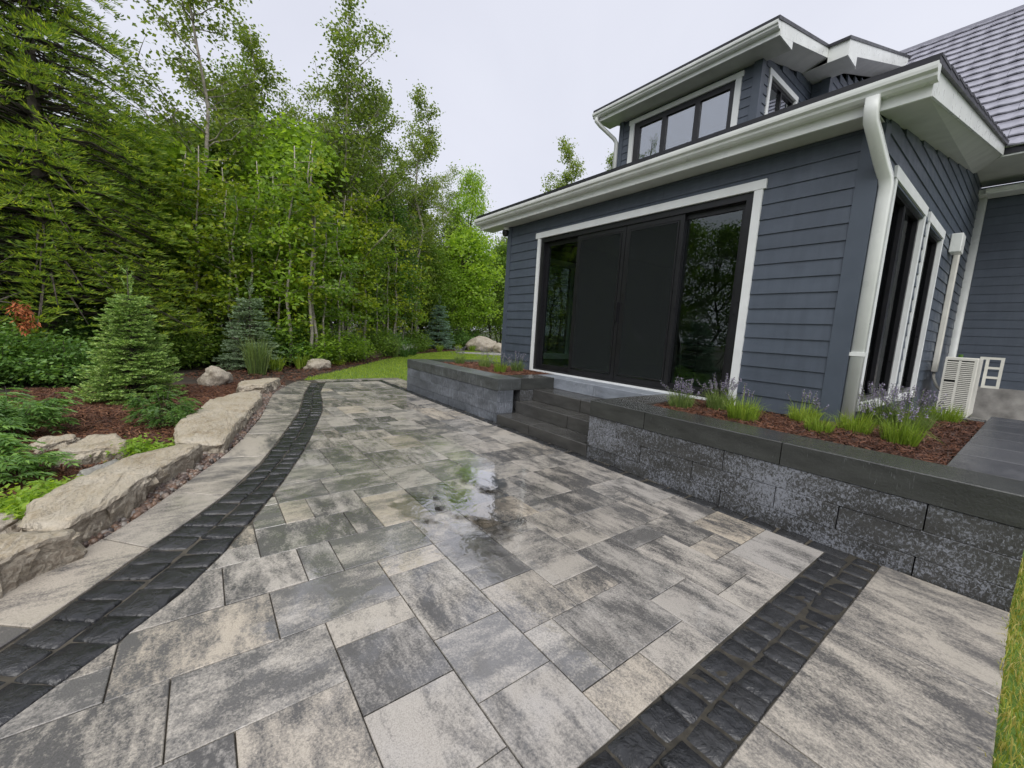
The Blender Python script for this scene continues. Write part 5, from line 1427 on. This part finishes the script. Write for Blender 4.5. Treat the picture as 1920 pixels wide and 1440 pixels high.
# tufts: lavender, ornamental grass, lilies
def tuft(name, loc, n, r, L, w, mat, label, cat, group, flowers=0, spread=.55, fmat='flower_lavender', part='blades'):
    o = empty(name, loc, label, cat, group)
    a = rng.uniform(0, 6.283, n); q = np.sqrt(rng.uniform(0, 1, n)) * r * .45
    base = np.stack([np.cos(a) * q, np.sin(a) * q, np.zeros(n)], 1)
    lean = np.stack([np.cos(a), np.sin(a)], 1) * (rng.uniform(0, spread, n))[:, None] + rng.normal(0, .08, (n, 2))
    v, f = blades(base, rng.uniform(*L, n), rng.uniform(*w, n), lean.clip(-.85, .85))
    tag(link_mesh(part, arr_mesh(part, v, f), mat, o, loc), kind='stuff')
    if flowers:
        a = rng.uniform(0, 6.283, flowers); ln_ = rng.uniform(1.0, 1.42, flowers) * L[1]; lean = rng.uniform(.05, spread * .9, flowers)
        mb = MB(); cs_ = []
        for k in range(flowers):
            tip = Vector((math.cos(a[k]) * lean[k], math.sin(a[k]) * lean[k], math.sqrt(max(.1, 1 - lean[k] ** 2)))) * float(ln_[k]); b0_ = Vector((math.cos(a[k]) * r * .2, math.sin(a[k]) * r * .2, .02))
            mb.tube([b0_, b0_.lerp(tip, .5) + Vector((0, 0, .02)), tip], .0016, 3)
            for u in np.linspace(.78, 1.02, 7): cs_.append(tuple(b0_.lerp(tip, float(u))))
        c_ = clump(cs_, 4, (.006, .006, .006)); v, f = leaves(c_, .014, .8, 0, .1)
        mb.v = [Vector(p) for p in mb.v]
        me = arr_mesh('stems', np.array([tuple(p) for p in mb.v]), mb.f); tag(link_mesh('stems', me, mat, o, loc), kind='stuff')
        tag(link_mesh('flower_spikes', arr_mesh('flower_spikes', v, f), fmat, o, loc), kind='stuff')
    return o
GL = 'lavender plants in the near planter'
lav = [(-2.36, 4.22, .9, 46, 'leftmost lavender, in front of the sliding door glass'), (-2.12, 4.62, 1.05, 50, 'tall flowering lavender against the white door trim'), (-1.70, 4.20, 1.05, 10, 'broad bright lavender clump in front of the siding'), (-1.36, 4.78, .9, 16, 'lavender leaning at the foot of the corner board'), (-1.10, 4.30, .75, 0, 'low grassy lavender nearest the wall cap'), (-.94, 4.72, .9, 8, 'low grassy lavender in front of the downspout'), (-.92, 5.55, 1.15, 60, 'greyest lavender, right of the white rock'), (-.62, 4.62, .95, 16, 'round green lavender closest to the camera'), (-.70, 5.5, 1.2, 60, 'largest flowering lavender below the side windows'), (-.58, 6.7, 1.0, 0, 'green grassy clump in front of the heat pump')]
for x, y, s_, fl, lb in lav:
    tuft('lavender', (x, y, .615), int(480 * s_), .26 * s_, (.10 * s_, .28 * s_), (.003, .007), 'blade_bright' if fl < 20 else 'blade_sage', lb, 'lavender', GL, int(fl * .75), .8)
GF = 'sparse grass clumps in the far planter'
for x, y, s_, lb in ((-7.35, 4.25, .9, 'wispy clump at the far end of the far planter'), (-6.55, 4.35, 1.0, 'flowering clump in the middle of the far planter'), (-5.75, 4.15, .95, 'bright green clump at the front of the far planter'), (-5.85, 4.62, .95, 'reddish clump against the white door trim in the far planter')):
    tuft('lavender', (x, y, .615), int(260 * s_), .2, (.12 * s_, .30 * s_), (.004, .009), 'blade_sage' if 'bright' not in lb else 'blade_bright', lb, 'lavender', GF, 14, .75)
tuft('ornamental_grass', (-11.3, 1.0, -.02), 420, .4, (.5, 1.05), (.008, .014), 'blade_sage', 'tall upright ornamental grass before the silvery spruce', 'grass clump', None, 0, .42)
tuft('ornamental_grass', (-16.9, 6.5, -.02), 300, .4, (.5, 1.0), (.01, .018), 'blade_sage', 'upright grass clump behind the brown grey boulder', 'grass clump', None, 0, .4)
for x, y, lb in ((-11.9, 1.45, 'daylily tuft right of the tall ornamental grass'), (-12.5, 2.15, 'daylily tuft left of the pale grey boulder'), (-21.2, 10.9, 'daylily tuft below the dark blue-green spruce'), (-22.0, 12.6, 'daylily tuft right of the dark blue-green spruce'), (-22.0, 13.6, 'daylily tuft beside the largest pale boulder')):
    tuft('daylily', (x, y, -.02), 110, .3, (.3, .55), (.018, .03), 'blade_bright', lb, 'daylily', 'daylilies along the bed', 0, .8)
for x, y, lb in ((-17.0, 7.0, 'low white-flowered plant right of the brown grey boulder'), (-18.0, 7.8, 'white-flowered plant with red leaves at the lawn edge')):
    tuft('flowering_plant', (x, y, -.02), 130, .35, (.2, .42), (.03, .05), 'leaf_dark', lb, 'flowers', 'white flowered plants', 26, .7, 'flower_white')
# a dead rust-coloured twig caught low on the old fir
dt = empty('dead_twig', (-9.78, -2.24, 1.3), 'rust brown dead twig hanging at the left edge before the old fir', 'twig')
MB().tube([(-10.2, -2.6, 1.35), (-9.9, -2.35, 1.33), (-9.78, -2.24, 1.2), (-9.74, -2.2, .95)], [.012, .009, .006, .003], 5).build('stem', 'bark_dark', dt)
MB().tube([(-12.4, -2.6, 1.6), (-11.2, -2.62, 1.5), (-10.2, -2.6, 1.35)], [.03, .02, .012], 5).build('branch', 'bark_dark', dt)
v, f = leaves(clump([(-9.78, -2.25, 1.22), (-9.76, -2.2, 1.1), (-9.72, -2.22, .98), (-9.85, -2.3, 1.28)], 60, (.05, .05, .06)), .09, .3, .8, .1)
link_mesh('dead_leaves', arr_mesh('dead_leaves', v, f), 'rust', dt)
